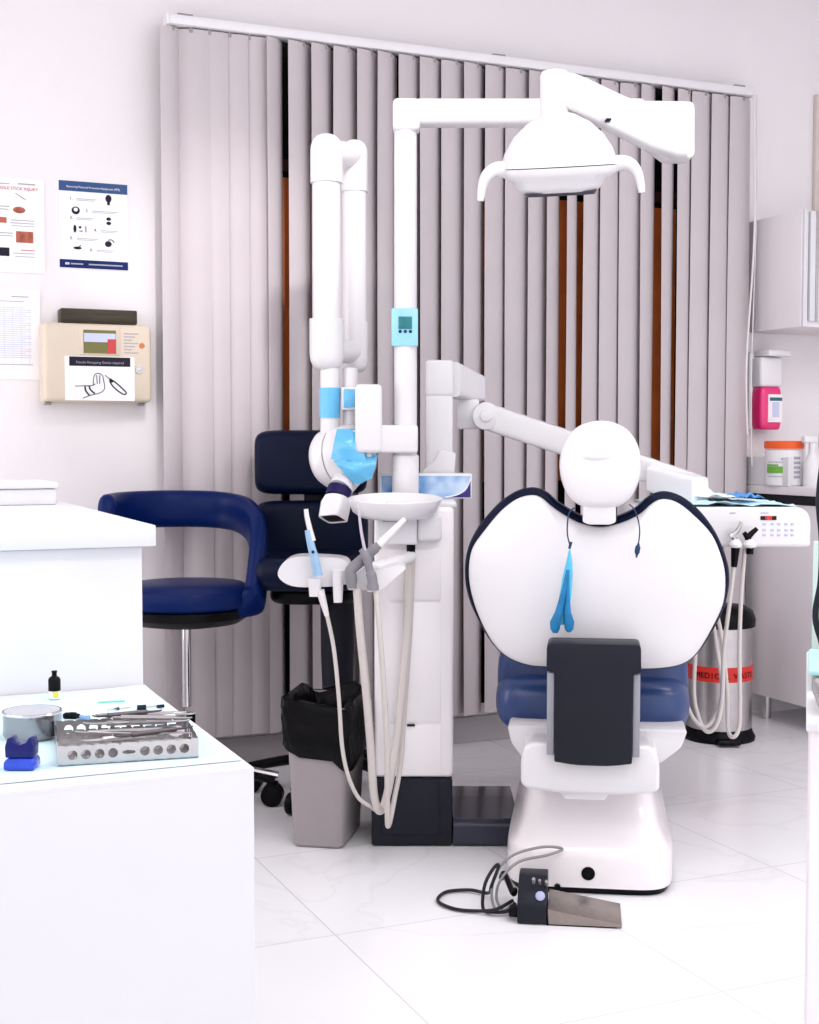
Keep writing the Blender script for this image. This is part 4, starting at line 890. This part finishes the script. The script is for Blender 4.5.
# backrest
OUT = [(616.4, 516), (634, 508), (648, 496), (662.5, 491), (680, 495.6), (698, 509.8), (713.8, 531), (724.4, 555.8), (728, 577), (724.4, 601.8), (713.8, 626.6), (698, 651.4), (683.7, 662.7), (666, 667.3), (641, 669),
       (591.6, 669), (549, 669), (528, 667.3), (508.4, 660.3), (492.5, 646), (478.3, 623), (467.7, 598.3), (464.2, 573.5), (467.7, 548.7), (478.3, 527.5), (496, 506.2), (513.7, 492.8), (531.4, 487.8), (545.6, 491.4), (559.8, 502.7), (581, 515), (599, 519)]
def shell_outline(pts, inset):
    n = len(pts); out = []
    for i in range(n):
        a, b_, c_ = Vector(pts[i - 1]), Vector(pts[i]), Vector(pts[(i + 1) % n])
        t = (c_ - a).normalized(); nn = Vector((-t.y, t.x))     # inward for this winding (y down)
        if nn.dot(Vector((594, 585)) - b_) < 0: nn = -nn
        out.append(tuple(b_ + nn * inset(b_)))
    return out
def domed(pts, v, levels, centre=(594, 588)):
    P3 = [p for p in catmull([(x, y, 0) for x, y in pts], 4, True)]; mb = MB(); rings = []
    for s_, dv_ in levels:
        rings.append([at(centre[0] + (p.x - centre[0]) * s_, centre[1] + (p.y - centre[1]) * s_, v)[0:1] + (v + dv_,) + at(0, centre[1] + (p.y - centre[1]) * s_, v)[2:3] for p in P3])
    return mb.loft(rings)
bv = 3.34
domed(OUT, bv, [(0.6, 0.05), (0.93, 0.052), (0.985, 0.045), (1.0, 0.03), (1.0, 0.010), (0.985, 0.001), (0.97, -0.003), (0.85, -0.006), (0.5, -0.006)]).build('back_cushion', NAVYD, dc, ang=60)
ins = lambda p: 3.2 + (4.2 if p.y < 530 else (1.6 if p.y < 600 else 0)) + (-1.0 if p.y > 640 else 0)
INN = shell_outline(OUT, ins)
domed(INN, bv, [(0.6, 0.0), (0.98, -0.002), (1.0, -0.008), (0.995, -0.014), (0.97, -0.019), (0.9, -0.026), (0.75, -0.034), (0.5, -0.040), (0.25, -0.042), (0.02, -0.043)]).build('back_shell', WHITE, dc, ang=60)
# dark bracket plate
v = 3.165
mb = MB().prism(rpoly(uz([(548, 644), (642, 644), (642.5, 672), (635, 674), (634, 763), (612, 766), (578, 766), (556, 763), (556, 674), (547.5, 672)], v), [0.012, 0.012, 0.004, 0, 0.004, 0.02, 0.02, 0.004, 0, 0.004]), v, v + 0.10, 'uz', bev=0.003); bk = mb.build('back_bracket', CHAR, dc)
for a_, b_ in ((548.2, 555.6), (634.4, 641.6)):
    MB().prism(uz([(a_, 674), (b_, 674), (b_, 757), (a_, 757)], v), v + 0.008, v + 0.095, 'uz', bev=0.002).build('side_strip', mat('bracket_grey', (148, 148, 156), 0.35, var=0.04), bk)
# head rest
v = 3.27
HR = [(600, 420.5), (615, 423), (628, 431), (637, 445), (640.5, 462), (639, 478), (634, 492), (626, 502), (614, 507.5), (600, 508.5), (586, 507.5), (574, 502), (566, 492), (561, 478), (559.5, 462), (563, 445), (572, 431), (585, 423)]
domed(HR, v, [(0.7, 0.045), (0.97, 0.04), (1.0, 0.03), (1.0, 0.008), (0.985, -0.002), (0.93, -0.012), (0.8, -0.02), (0.5, -0.026), (0.2, -0.028), (0.02, -0.0285)], (600, 464)).build('headrest_shell', WHITE, dc, ang=60)
domed(HR, v, [(0.7, 0.085), (0.92, 0.083), (0.985, 0.07), (0.985, 0.046), (0.9, 0.041), (0.5, 0.041)], (600, 464)).build('headrest_cushion', NAVYD, dc, ang=60)
mb = MB(); A = at(597, 456, v); rings = []
for s_, dv_ in ((1.0, -0.010), (0.9, -0.019), (0.6, -0.0275), (0.3, -0.0325), (0.02, -0.034)):
    rings.append([(A[0] + 25 * S * s_ * math.cos(2 * PI * k / 32), v + dv_, A[2] + 8 * S * s_ * math.sin(2 * PI * k / 32)) for k in range(32)])
mb.loft(rings).build('headrest_grip', WHITE, dc, ang=60)
mb = MB().prism(rpoly(uz([(583, 495), (616, 495), (616, 522), (610, 524.5), (589, 524.5), (583, 522)], v), 0.005), v - 0.004, v + 0.05, 'uz', bev=0.003); mb.build('headrest_stem', WHITE, dc)

# ------------------------------------------------------------------ mask and clip hanging on the backrest
MASKB = mat('mask_blue', (4, 118, 172), 0.6, var=0.25, scale=30); MASKL = mat('mask_light_blue', (84, 188, 222), 0.6, var=0.12, scale=30)
CORDB = mat('slate_cord', (44, 66, 96), 0.5)
v = 3.262
mk = thing('face_mask', 'bright blue folded face mask hanging from a cord on the white backrest', 'mask', at(563, 635, v), 'chair')
MB().tube([at(575, 508, v + 0.01), at(570, 512, v - 0.008), at(568, 522, v), at(568, 535, v), at(571, 547, v)], 0.0018, 8, 5).build('cord', CORDB, mk)
MB().tube([at(571.5, 542, v - 0.003), at(570, 549, v - 0.003)], [0.004, 0.003], 8, 2).build('clip', CORDB, mk)
def leaf(rows, th, v, mi, mb):
    rings = []
    for (xa, xb, y, d) in rows:
        A = at(xa, y, v); B = at(xb, y, v); n = 12
        rings.append([((A[0] + B[0]) / 2 + (B[0] - A[0]) / 2 * math.cos(2 * PI * k / n), v - d + max(th, 0.001) * math.sin(2 * PI * k / n), A[2]) for k in range(n)])
    mb.loft(rings, mi)
mb = MB(); leaf([(569.5, 571, 550, 0), (567, 573, 562, 0), (563.5, 573.5, 576, 0), (560.5, 572.5, 595, 0.002), (558, 570, 612, 0.003), (556, 565, 625, 0.003)], 0.006, v - 0.004, 0, mb); mb.build('folded_panel', MASKL, mk)
mb = MB()
leaf([(567, 569.5, 570, 0), (562, 567.5, 592, 0.004), (556, 564, 612, 0.008), (551, 562, 622, 0.010), (551.5, 561, 629, 0.010), (554, 559, 633, 0.008)], 0.006, v - 0.012, 0, mb)
leaf([(567.5, 570, 570, 0), (566.5, 570.5, 592, 0.003), (564.5, 572, 612, 0.006), (565, 575.5, 622, 0.008), (566, 574.5, 629, 0.008), (568, 572, 632, 0.007)], 0.006, v - 0.010, 0, mb)
mb.build('pleats', MASKB, mk)
bc_ = thing('bib_clip', 'small slate blue bib clip on a cord at the right of the backrest', 'clip', at(637, 557, v), 'chair')
MB().tube([at(629, 504, v + 0.02), at(634, 509, v - 0.004), at(638, 520, v), at(639.5, 532, v), at(638, 546, v)], 0.0016, 8, 5).build('cord', CORDB, bc_)
MB().tube([at(638.5, 543, v - 0.002), at(637.5, 549, v - 0.003), at(636.5, 557, v - 0.002)], [0.004, 0.008, 0.003], 8, 3, flat=0.8).build('jaw', CORDB, bc_)

# ------------------------------------------------------------------ foot pedal and cable
at = at0; P = P0
PV = 3.0
CHU, CHV, CHA = P(570, PV), PV, math.radians(7.5)
def inv(p):
    a, b_ = p[0] - CHU, p[1] - CHV
    return (CHU + a * math.cos(CHA) - b_ * math.sin(CHA), CHV + a * math.sin(CHA) + b_ * math.cos(CHA), p[2])
class MBI(MB):
    def tube(s, pts, *a, **k): return MB.tube(s, [inv(p) if len(p) == 3 else p for p in pts], *a, **k)
fp = thing('foot_pedal', 'charcoal and steel foot pedal on the floor in front of the dental chair base', 'foot pedal', (P(570, PV), PV + 0.07, 0), 'chair')
u0 = P(519, PV); u1 = P(549, PV)
mb = MB().prism(rpoly([(PV, 0.001), (PV + 0.15, 0.001), (PV + 0.15, 0.085), (PV + 0.09, 0.088), (PV + 0.03, 0.07), (PV + 0.004, 0.045)], 0.008), u0, u1, 'vz', bev=0.003); pb = mb.build('control_box', CHAR, fp)
mb = MB().prism([(P(551, PV), 0.003), (P(625, PV), 0.003), (P(625, PV), 0.010), (P(550, PV), 0.038)], PV + 0.002, PV + 0.145, 'uz', bev=0.0015, mi=0); mb.build('steel_plate', mat('pedal_steel', (150, 140, 134), 0.35, metal=0.8, var=0.08, scale=60), fp)
MB().box(u1 - 0.002, P(620, PV), PV + 0.004, PV + 0.14, 0.0, 0.004).build('rubber_base', BLACK, fp)
mb = MB()
for px, py, r in ((531, 884, 0.004), (537, 885, 0.003), (544, 886, 0.004)): mb.cyl(at(px, py, PV + 0.05), Vector(at(px, py, PV + 0.05)) + Vector((0, -0.01, 0.012)), r, seg=12)
mb.build('buttons', GREYP, pb)
A = Vector(at(539.5, 897, PV + 0.015)); MB().lathe([(0, 0.004), (0.008, 0.003), (0.011, 0)], seg=20, M=Matrix.Translation(A + Vector((0, -0.001, 0.0))) @ Matrix.Rotation(math.radians(60), 4, 'X')).build('indicator', mat('lilac_button', (176, 180, 214), 0.3), pb)
MB().box(u0 - 0.02, u0 + 0.002, PV + 0.01, PV + 0.05, 0.012, 0.03, 0.004).build('cable_socket', BLACK, fp)
def fpt(px, py, z): return floorpt(px, py, z)
DKC = mat('dark_cable', (44, 44, 48), 0.45); LTC = mat('silver_cable', (140, 138, 138), 0.35, metal=0.3)
MBI().tube([(u0 - 0.003, PV + 0.09, 0.03), fpt(497, 909, 0.02), fpt(480, 911, 0.008), fpt(455, 909, 0.006), fpt(438, 901, 0.006), fpt(446, 892, 0.006), fpt(470, 890, 0.008), fpt(488, 893, 0.014), (P(493, 3.12), 3.12, Z(885, 3.12)), (P(500, 3.14), 3.14, Z(866, 3.14)), (P(495, 3.12), 3.12, Z(868, 3.12)), (P(486, 3.1), 3.10, Z(885, 3.10)), fpt(483, 908, 0.008), fpt(492, 912, 0.008), fpt(508, 911, 0.012), (u0 + 0.002, PV + 0.075, 0.03)], 0.0042, 8, 8).build('dark_cable', DKC, fp)
MBI().tube([(P(498, 3.1), 3.10, Z(914, 3.1)), (P(493, 3.12), 3.12, Z(895, 3.12)), (P(498, 3.14), 3.14, Z(872, 3.14)), (P(515, 3.16), 3.16, Z(855, 3.16)), (P(545, 3.2), 3.2, Z(847, 3.2)), (P(565, 3.22), 3.22, Z(849, 3.22)), (P(550, 3.2), 3.2, Z(855, 3.2)), (P(520, 3.16), 3.16, Z(862, 3.16)), (P(502, 3.13), 3.13, Z(880, 3.13)), (P(498, 3.12), 3.12, Z(898, 3.12)), (P(505, 3.1), 3.1, Z(910, 3.1)), (P(515, 3.1), 3.1, 0.018)], 0.0034, 8, 8).build('silver_cable', LTC, fp)
MBI().tube([(u0 + 0.004, PV + 0.12, 0.045), fpt(513, 893, 0.04), (P(506, 3.22), 3.22, 0.05), (P(503, 3.25), 3.25, 0.03)], 0.007, 8, 6).build('plug_lead', BLACK, fp)

# ================================================================== counters at the left (wall aligned)
TZ = 0.75
def onplane(px, py, z):
    u, v, _ = floorpt(px, py, z); return w2(u, v)
fx, fy = onplane(252, 768, TZ); bx2, by2 = onplane(143, 683, TZ)
tx1 = (fx + bx2) / 2
TX = 0
lt = thing('low_worktable', 'low white worktable at the front left holding dental tools', 'worktable', (tx1 - 0.4, (fy + by2) / 2, 0), 'wall')
hcx, hcy = onplane(156, 525, 0.98)
MB().box(tx1 - 0.95, tx1, fy, hcy + 0.012, TZ - 0.004, TZ).build('table_top', LAM, lt)
MB().box(tx1 - 0.95, tx1 - 0.0002, fy + 0.0002, hcy + 0.012, 0.0, TZ - 0.0041).build('table_body', LAM, lt)
CT_ = 0.98; hx1 = hcx
bk_x, bk_y = onplane(58, 496, CT_)
hc_ = thing('high_counter', 'tall white counter behind the low worktable at the left edge', 'counter', ((hx1 - 0.598) / 2, (hcy + bk_y) / 2, 0), 'wall')
MB().box(-0.598, hx1, hcy, bk_y, CT_ - 0.03, CT_, 0.002).build('counter_top', LAM, hc_)
MB().box(-0.598, hx1 - 0.017, hcy + 0.015, bk_y - 0.02, 0, CT_ - 0.031, 0.002).build('counter_body', LAM, hc_)
# box lying on the counter
x_, y_ = onplane(57, 499, CT_); y_ -= 0.05; x_ -= 0.04
bx3 = thing('paper_box', 'white flat box at the back end of the tall counter', 'box', (x_ - 0.15, y_ - 0.08, CT_), 'wall')
MB().box(x_ - 0.34, x_, y_ - 0.2, y_ - 0.01, CT_, CT_ + 0.03, 0.004).build('box_body', LAM, bx3)
MB().box(x_ - 0.345, x_ + 0.003, y_ - 0.205, y_ - 0.005, CT_ + 0.0305, CT_ + 0.042, 0.003).build('lid', LAM, bx3)

# paper cover on the table
COV = mat('pale_cyan_cover', (214, 240, 248), 0.6, var=0.02)
g = []
for i in range(15):
    row = []
    for j in range(21):
        s_, t = j / 20, i / 14; x_ = tx1 - 0.004 - 0.7 * (1 - s_); y_ = fy + 0.035 + (hcy - fy - 0.04) * t
        z_ = TZ + 0.0016 + 0.0045 * max(0, math.sin(s_ * 6 + 1.0)) * max(0, t - 0.75) * 4
        row.append((x_, y_, z_))
    g.append(row)
tag(MB().sheet(g, 0.0008).build('table_cover', COV, frame='wall', ang=60), 'pale cyan paper cover spread over the low worktable', 'paper cover')
TT = TZ + 0.0026
# steel instrument cassette (view frame)
bl_ = floorpt(57.7, 766, TT); br_ = floorpt(198.7, 757, TT)
A = Vector(bl_); B = Vector(br_); ex = (B - A).normalized(); Wc = (B - A).length; ey = Vector((-ex.y, ex.x, 0)); Dc = 0.135; Hc = 0.021
def cp(a, b, z): p = A + ex * a + ey * b; return (p.x, p.y, TT + z)
cs = thing('instrument_cassette', 'perforated steel instrument tray on the low worktable', 'instrument tray', cp(Wc / 2, Dc / 2, 0))
def holed(mb, f, cells, h, th, vec):
    # strip of cells: (width, hole radius or 0, aspect); f(a, z) -> point; vec thickness
    a = 0
    for wd, hr, asp in cells:
        if hr == 0:
            q = [f(a, 0), f(a + wd, 0), f(a + wd, h), f(a, h)]
            o_ = [tuple(Vector(p) + vec) for p in q]
            mb.add(q + o_, [(0, 1, 2, 3), (7, 6, 5, 4), (0, 4, 5, 1), (2, 6, 7, 3)])
        else:
            n = 24; inn = []; out = []
            for k in range(n):
                t = 2 * PI * k / n + PI / n; c_, s_ = math.cos(t), math.sin(t); cx_, cz_ = a + wd / 2, h * 0.5
                inn.append(f(cx_ + hr * asp * c_, cz_ + hr * s_))
                m_ = max(abs(c_) / (wd / 2), abs(s_) / (h / 2)); out.append(f(cx_ + c_ / m_, cz_ + s_ / m_))
            V = inn + out; V2 = [tuple(Vector(p) + vec) for p in V]; fs = []
            for k in range(n):
                k2 = (k + 1) % n; fs += [(k, k2, n + k2, n + k), (2 * n + k, 3 * n + k, 3 * n + k2, 2 * n + k2), (k, 2 * n + k, 2 * n + k2, k2)]
            mb.add(V + V2, fs)
        a += wd
k = Wc / 10.6
cells = [(0.6 * k, 0, 1), (k, 0.0052, 1), (k, 0.0052, 1), (k, 0.0052, 1), (k, 0.0052, 1), (1.4 * k, 0.0022, 3.2), (k, 0.0052, 1), (k, 0.0052, 1), (k, 0.0052, 1), (k, 0.0052, 1), (0.6 * k, 0, 1)]
th = 0.001
mb = MB(); holed(mb, lambda a, z: cp(a, 0, z), cells, Hc, th, ey * th); mb.build('front_wall', STEEL, cs, smooth=False)
mb = MB(); holed(mb, lambda a, z: cp(a, Dc, z), cells, Hc, th, ey * th); mb.build('back_wall', STEEL, cs, smooth=False)
kd = Dc / 6
for a_ in (0, Wc - th):
    mb = MB(); holed(mb, lambda a, z, a_=a_: cp(a_, a, z), [(kd, 0, 1)] + [(kd, 0.0052, 1)] * 4 + [(kd, 0, 1)], Hc, th, ex * th); mb.build('side_wall', STEEL, cs, smooth=False)
mb = MB(); mb.add([cp(0, 0, 0), cp(Wc, 0, 0), cp(Wc, Dc, 0), cp(0, Dc, 0), cp(0, 0, 0.001), cp(Wc, 0, 0.001), cp(Wc, Dc, 0.001), cp(0, Dc, 0.001)], [(0, 1, 2, 3), (4, 5, 6, 7), (0, 1, 5, 4), (1, 2, 6, 5), (2, 3, 7, 6), (3, 0, 4, 7)])
mb.build('floor_plate', STEEL, cs, smooth=False)
for b_, z_ in ((0.03, 0.012), (Dc - 0.03, 0.014)):
    mb = MB(); holed(mb, lambda a, z, b_=b_: cp(0.006 + a * 0.95, b_ , z + 0.001), [(k, 0.0045, 1)] * 10 + [(0.4 * k, 0, 1)], 0.015, th, ey * th); mb.build('instrument_rack', STEEL, cs, smooth=False)
# instruments lying in the cassette
random.seed(9)
def instrument(label, name, a0, b0, a1, b1, z0, z1, kind, m=STEEL):
    p0, p1 = Vector(cp(a0, b0, z0)), Vector(cp(a1, b1, z1)); d = (p1 - p0); L = d.length
    t = thing(name, label, name.replace('_', ' '), tuple((p0 + p1) / 2), group='steel instruments in the perforated tray')
    if kind == 'tweezers':
        for s_ in (-1, 1):
            n_ = Vector((-d.y, d.x, 0)).normalized() * 0.004 * s_
            MB().tube([p0, p0 + d * 0.3 + n_ * 1.6, p0 + d * 0.7 + n_, p1 + n_ * 0.1], [0.0026, 0.0012], 8, 6, flat=0.5).build('arm', m, t)
    else:
        MB().tube([p0 + d * 0.22, p0 + d * 0.5, p0 + d * 0.78], 0.0030, 10, 3).build('grip', m, t)
        up = Vector((0, 0, 0.004))
        MB().tube([p0 + d * 0.22, p0 + d * 0.10, p0 + d * 0.03 + up * 0.2, p0 + up * 0.5], [0.0016, 0.0007], 8, 4).build('tip', m, t)
        if kind == 'mirror':
            MB().lathe([(0, 0.001), (0.009, 0.001), (0.0095, 0)], seg=20, M=Matrix.Translation(p1) @ Matrix.Rotation(0.5, 4, 'X')).build('mirror_disc', CHROME, t)
            MB().tube([p0 + d * 0.78, p1], [0.0015, 0.001], 8, 2).build('stem', m, t)
        else: MB().tube([p0 + d * 0.78, p0 + d * 0.9, p0 + d * 0.97 + up * 0.1, p1 + up * 0.3], [0.0016, 0.0007], 8, 4).build('tip', m, t)
instrument('steel mouth mirror lying at the front of the perforated tray', 'mouth_mirror', 0.025, 0.022, 0.130, 0.040, 0.020, 0.021, 'mirror')
instrument('steel probe crossing the middle of the perforated tray', 'dental_probe', 0.020, 0.060, 0.140, 0.045, 0.022, 0.022, 'probe')
instrument('steel tweezers lying slanted over the front of the tray', 'tweezers', 0.035, 0.045, 0.145, 0.020, 0.026, 0.023, 'tweezers')
instrument('steel scaler lying lengthwise near the back of the tray', 'dental_scaler', 0.030, 0.095, 0.150, 0.080, 0.024, 0.024, 'probe')
instrument('steel excavator slanting over the right end of the tray', 'dental_excavator', 0.060, 0.070, 0.155, 0.110, 0.028, 0.026, 'probe')
instrument('steel plugger with a thick grip across the tray back corner', 'dental_plugger', 0.045, 0.115, 0.158, 0.098, 0.029, 0.028, 'probe')
instrument('steel carver lying on top of the instrument heap', 'dental_carver', 0.050, 0.085, 0.150, 0.060, 0.033, 0.031, 'probe')
instrument('long steel tweezers at the back of the instrument heap', 'tweezers', 0.050, 0.125, 0.150, 0.118, 0.028, 0.027, 'tweezers')
DKS = mat('dark_steel', (90, 84, 86), 0.3, metal=0.9, var=0.05)
instrument('dark tipped steel spatula along the front rack of the tray', 'spatula', 0.060, 0.015, 0.148, 0.032, 0.024, 0.027, 'probe', DKS)
instrument('dark steel burnisher lying across the heap centre', 'burnisher', 0.040, 0.078, 0.120, 0.098, 0.035, 0.034, 'probe', DKS)
# steel bowl
c = floorpt(33.5, 727, TT); c = (c[0], c[1], TT)
R_ = 0.0335; Hb = 0.031
c = (P(28.5, 1.57), 1.57, TT)
sb = thing('steel_bowl', 'small round steel bowl on the worktable left of the tray', 'bowl', c)
MB().lathe([(R_ - 0.003, 0), (R_ - 0.001, 0.002), (R_, 0.004), (R_, Hb), (R_ - 0.0012, Hb), (R_ - 0.0014, 0.004), (0, 0.003)], c, 48).build('bowl', mat('bowl_steel', (150, 148, 152), 0.16, metal=1.0), sb)
MB().lathe([(0, 0.026), (R_ - 0.0016, 0.026)], c, 48).build('bowl_dark_disc', mat('bowl_inside_dark', (38, 24, 26), 0.7), sb)  # disc whose dark colour stands in for the bowl's inner reflections
MB().lathe([(R_ + 0.0006, Hb - 0.003), (R_ + 0.0014, Hb - 0.0015), (R_ + 0.0006, Hb)], c, 48).build('rim', CHROME, sb)
# blue clamp
BLU = mat('royal_blue_plastic', (6, 58, 190), 0.2, coat=0.5, var=0.2, scale=60); BLUD = mat('dark_blue_plastic', (8, 18, 96), 0.25, coat=0.4)
v = 1.405; px_c = 14.0
bc2 = thing('blue_clamp', 'small glossy royal blue plastic clamp at the front of the worktable', 'clamp', (P(px_c, v), v + 0.012, TT))
hx = 15.5 / F * v
mb = MB().prism(rpoly([(P(px_c, v) + a * hx, TT + b_) for a, b_ in ((-1, 0), (1, 0), (1.0, 0.008), (0.8, 0.012), (-0.8, 0.012), (-1.0, 0.008))], 0.002), v, v + 0.026, 'uz', bev=0.001); mb.build('base', BLU, bc2)
mb = MB().prism(rpoly([(P(px_c, v) + a * hx, TT + b_) for a, b_ in ((-0.92, 0.0125), (0.92, 0.0125), (0.95, 0.024), (0.80, 0.033), (0.62, 0.034), (0.45, 0.029), (0.0, 0.026), (-0.40, 0.029), (-0.55, 0.034), (-0.78, 0.033), (-0.95, 0.024))], 0.0015), v + 0.003, v + 0.023, 'uz', bev=0.0008); mb.build('jaw', BLUD, bc2)
# dropper bottle
v = 1.80; c = (P(51.5, v), v, TT)
db = thing('dropper_bottle', 'tiny dropper bottle with a black cap and yellow spot at the back of the worktable', 'bottle', c)
MB().lathe([(0.007, 0), (0.0078, 0.001), (0.0078, 0.011)], c, 24).build('bottle', WHITE2, db)
MB().lathe([(0.0082, 0.0112), (0.0082, 0.026), (0.0068, 0.029), (0.0035, 0.031), (0.0032, 0.035), (0.004, 0.036), (0.0035, 0.038), (0, 0.038)], c, 24).build('cap', BLACK, db)
mb = MB(); arc_patch(mb, c[0], c[1], 0.0083, -PI / 2 + 0.0, -PI / 2 + 0.9, TT + 0.003, TT + 0.010, 0, 5); mb.build('label', mat('yellow_label', (222, 214, 60), 0.5), db)
# small things on the cover
def lie(px, py, r, z=0.0): p = floorpt(px, py, TT + z + r); return p
pn = thing('applicator', 'small applicator with a black body and pale blue tip beside the steel bowl', 'applicator', floorpt(76, 717, TT))
MB().tube([lie(63, 716, 0.003), lie(68, 715.6, 0.003), lie(74, 715.6, 0.003), lie(79, 716, 0.003)], [0.003, 0.0042, 0.0045, 0.003], 12, 4).build('body', BLACK, pn)
MB().tube([lie(79, 716.3, 0.002), lie(84, 717.5, 0.002), lie(89, 718, 0.002)], [0.002, 0.0035], 10, 3).build('tip', mat('steel_blue', (120, 160, 210), 0.3), pn)
tag(MB().tube([lie(98, 702.5, 0.001), lie(112, 701.5, 0.001), lie(125, 701, 0.001)], 0.0012, 8, 2).build('green_stick', mat('mint_green', (110, 214, 178), 0.4)), 'thin mint green stick on the cover near its back edge', 'stick')
b1 = thing('dental_bur', 'small dark bur on a thin steel shank, left of the larger brush', 'bur', floorpt(118, 709, TT))
MB().tube([lie(107, 710, 0.001), lie(130, 707.5, 0.001)], 0.0009, 8, 1).build('shank', STEEL, b1); MB().tube([lie(114, 709, 0.0012), lie(119, 708.4, 0.0012)], [0.0012, 0.0022], 8, 1).build('bur_head', DKS, b1)
b2 = thing('cleaning_brush', 'small dark cleaning brush near the back right corner of the worktable', 'brush', floorpt(151, 707, TT))
MB().tube([lie(137, 707.5, 0.002), lie(146, 707, 0.002)], 0.0032, 10, 1).build('bristles', CHAR, b2); MB().tube([lie(146, 707, 0.0012), lie(158, 706, 0.0012)], 0.001, 8, 1).build('shank', STEEL, b2)
MB().tube([lie(157, 706.5, 0.0018), lie(164, 705.8, 0.0018)], 0.0022, 8, 1).build('end_knob', CHAR, b2)

# ================================================================== trolley at the right edge
# the trolley is turned so that its left side faces slightly inwards: own frame about its near left corner
v = 1.30; tz = Z(722, v); tu = P(810, v)
CHU, CHV, CHA = tu, v, math.radians(16.4)
def at(px, py, v_): q = at0(px, py, v_); return (tu + (px - 805.5) / F * v_, v_, q[2])
tr = thing('side_trolley', 'white trolley side with a worktop cutting in at the right edge of view', 'trolley', (tu + 0.2, v + 0.2, 0), 'chair')
MB().box(tu + 0.004, tu + 0.4, v + 0.01, v + 0.45, 0.05, tz - 0.0105, 0.004).build('trolley_body', GREYLAM, tr)
MB().box(tu, tu + 0.42, v, v + 0.46, tz - 0.01, tz, 0.002).build('trolley_top', LAM, tr)
for a_, b_ in ((0.05, 0.05), (0.35, 0.05), (0.05, 0.4), (0.35, 0.4)): MB().cyl((tu + a_ - 0.012, v + b_, 0.025), (tu + a_ + 0.012, v + b_, 0.025), 0.025).build('caster', BLACK, tr)
SAGE = mat('sage_green_plastic', (150, 160, 138), 0.4); LT = mat('pale_teal_lid', (176, 226, 228), 0.4)
t4 = thing('steel_tray', 'shallow steel tray on the right trolley top beside the green box', 'tray', (tu + 0.1, v + 0.06, tz), 'chair')
mb = MB().loft([srect(tu + 0.085, v + 0.08, 0.08 * k_, 0.055 * k_, 6, 40, lambda x, y, z=z: (x, y, z)) for k_, z in ((0.9, tz + 0.0005), (1.0, tz + 0.022), (0.98, tz + 0.022), (0.88, tz + 0.003))]); mb.build('tray', STEEL, t4)
t5 = thing('green_box', 'sage green lidded container on the right trolley', 'container', (tu + 0.12, v + 0.22, tz), 'chair')
vb = v + 0.17
MB().box(tu + 0.006, tu + 0.2, vb, vb + 0.15, tz + 0.0005, Z(674, vb) - 0.001, 0.008, 3).build('container_body', SAGE, t5)
MB().box(tu + 0.002, tu + 0.205, vb - 0.004, vb + 0.155, Z(674, vb), Z(668, vb), 0.003).build('lid', LT, t5)
t7 = thing('glass_panel', 'pale green frosted glass panel standing on the right trolley behind the green box', 'glass panel', (tu + 0.12, v + 0.40, tz), 'chair')
MB().box(tu + 0.006, tu + 0.38, v + 0.40, v + 0.406, tz + 0.012, Z(540, v + 0.4), 0.002).build('pane', mat('frosted_green_glass', (206, 226, 220), 0.3, var=0.03), t7)
MB().box(tu + 0.02, tu + 0.37, v + 0.395, v + 0.411, tz, tz + 0.0118, 0.002).build('rail', GREYP, t7)
t6 = thing('equipment_stand', 'dark curved stand with a blue band rising from the right trolley', 'stand', (tu + 0.03, v + 0.36, tz), 'chair')
vv = v + 0.36
MB().tube([at(826, 700, vv), at(822, 650, vv), at(813.5, 615, vv), at(818, 580, vv), at(818.5, 540, vv), at(815, 500, vv), at(818, 460, vv), at(817, 440, vv), at(819, 400, vv), at(817, 350, vv), at(819, 300, vv), at(818, 230, vv), at(822, 190, vv)], 0.004, 12, 6).build('stem', CHAR, t6)
q = at(826, 700, vv); MB().cyl((q[0], vv, tz), (q[0], vv, tz + 0.01), 0.012, 0.010).build('foot', CHAR, t6)
MB().cyl(at(819, 414, vv), at(819, 392, vv), 0.0065, seg=20).build('blue_band', FILM, t6)
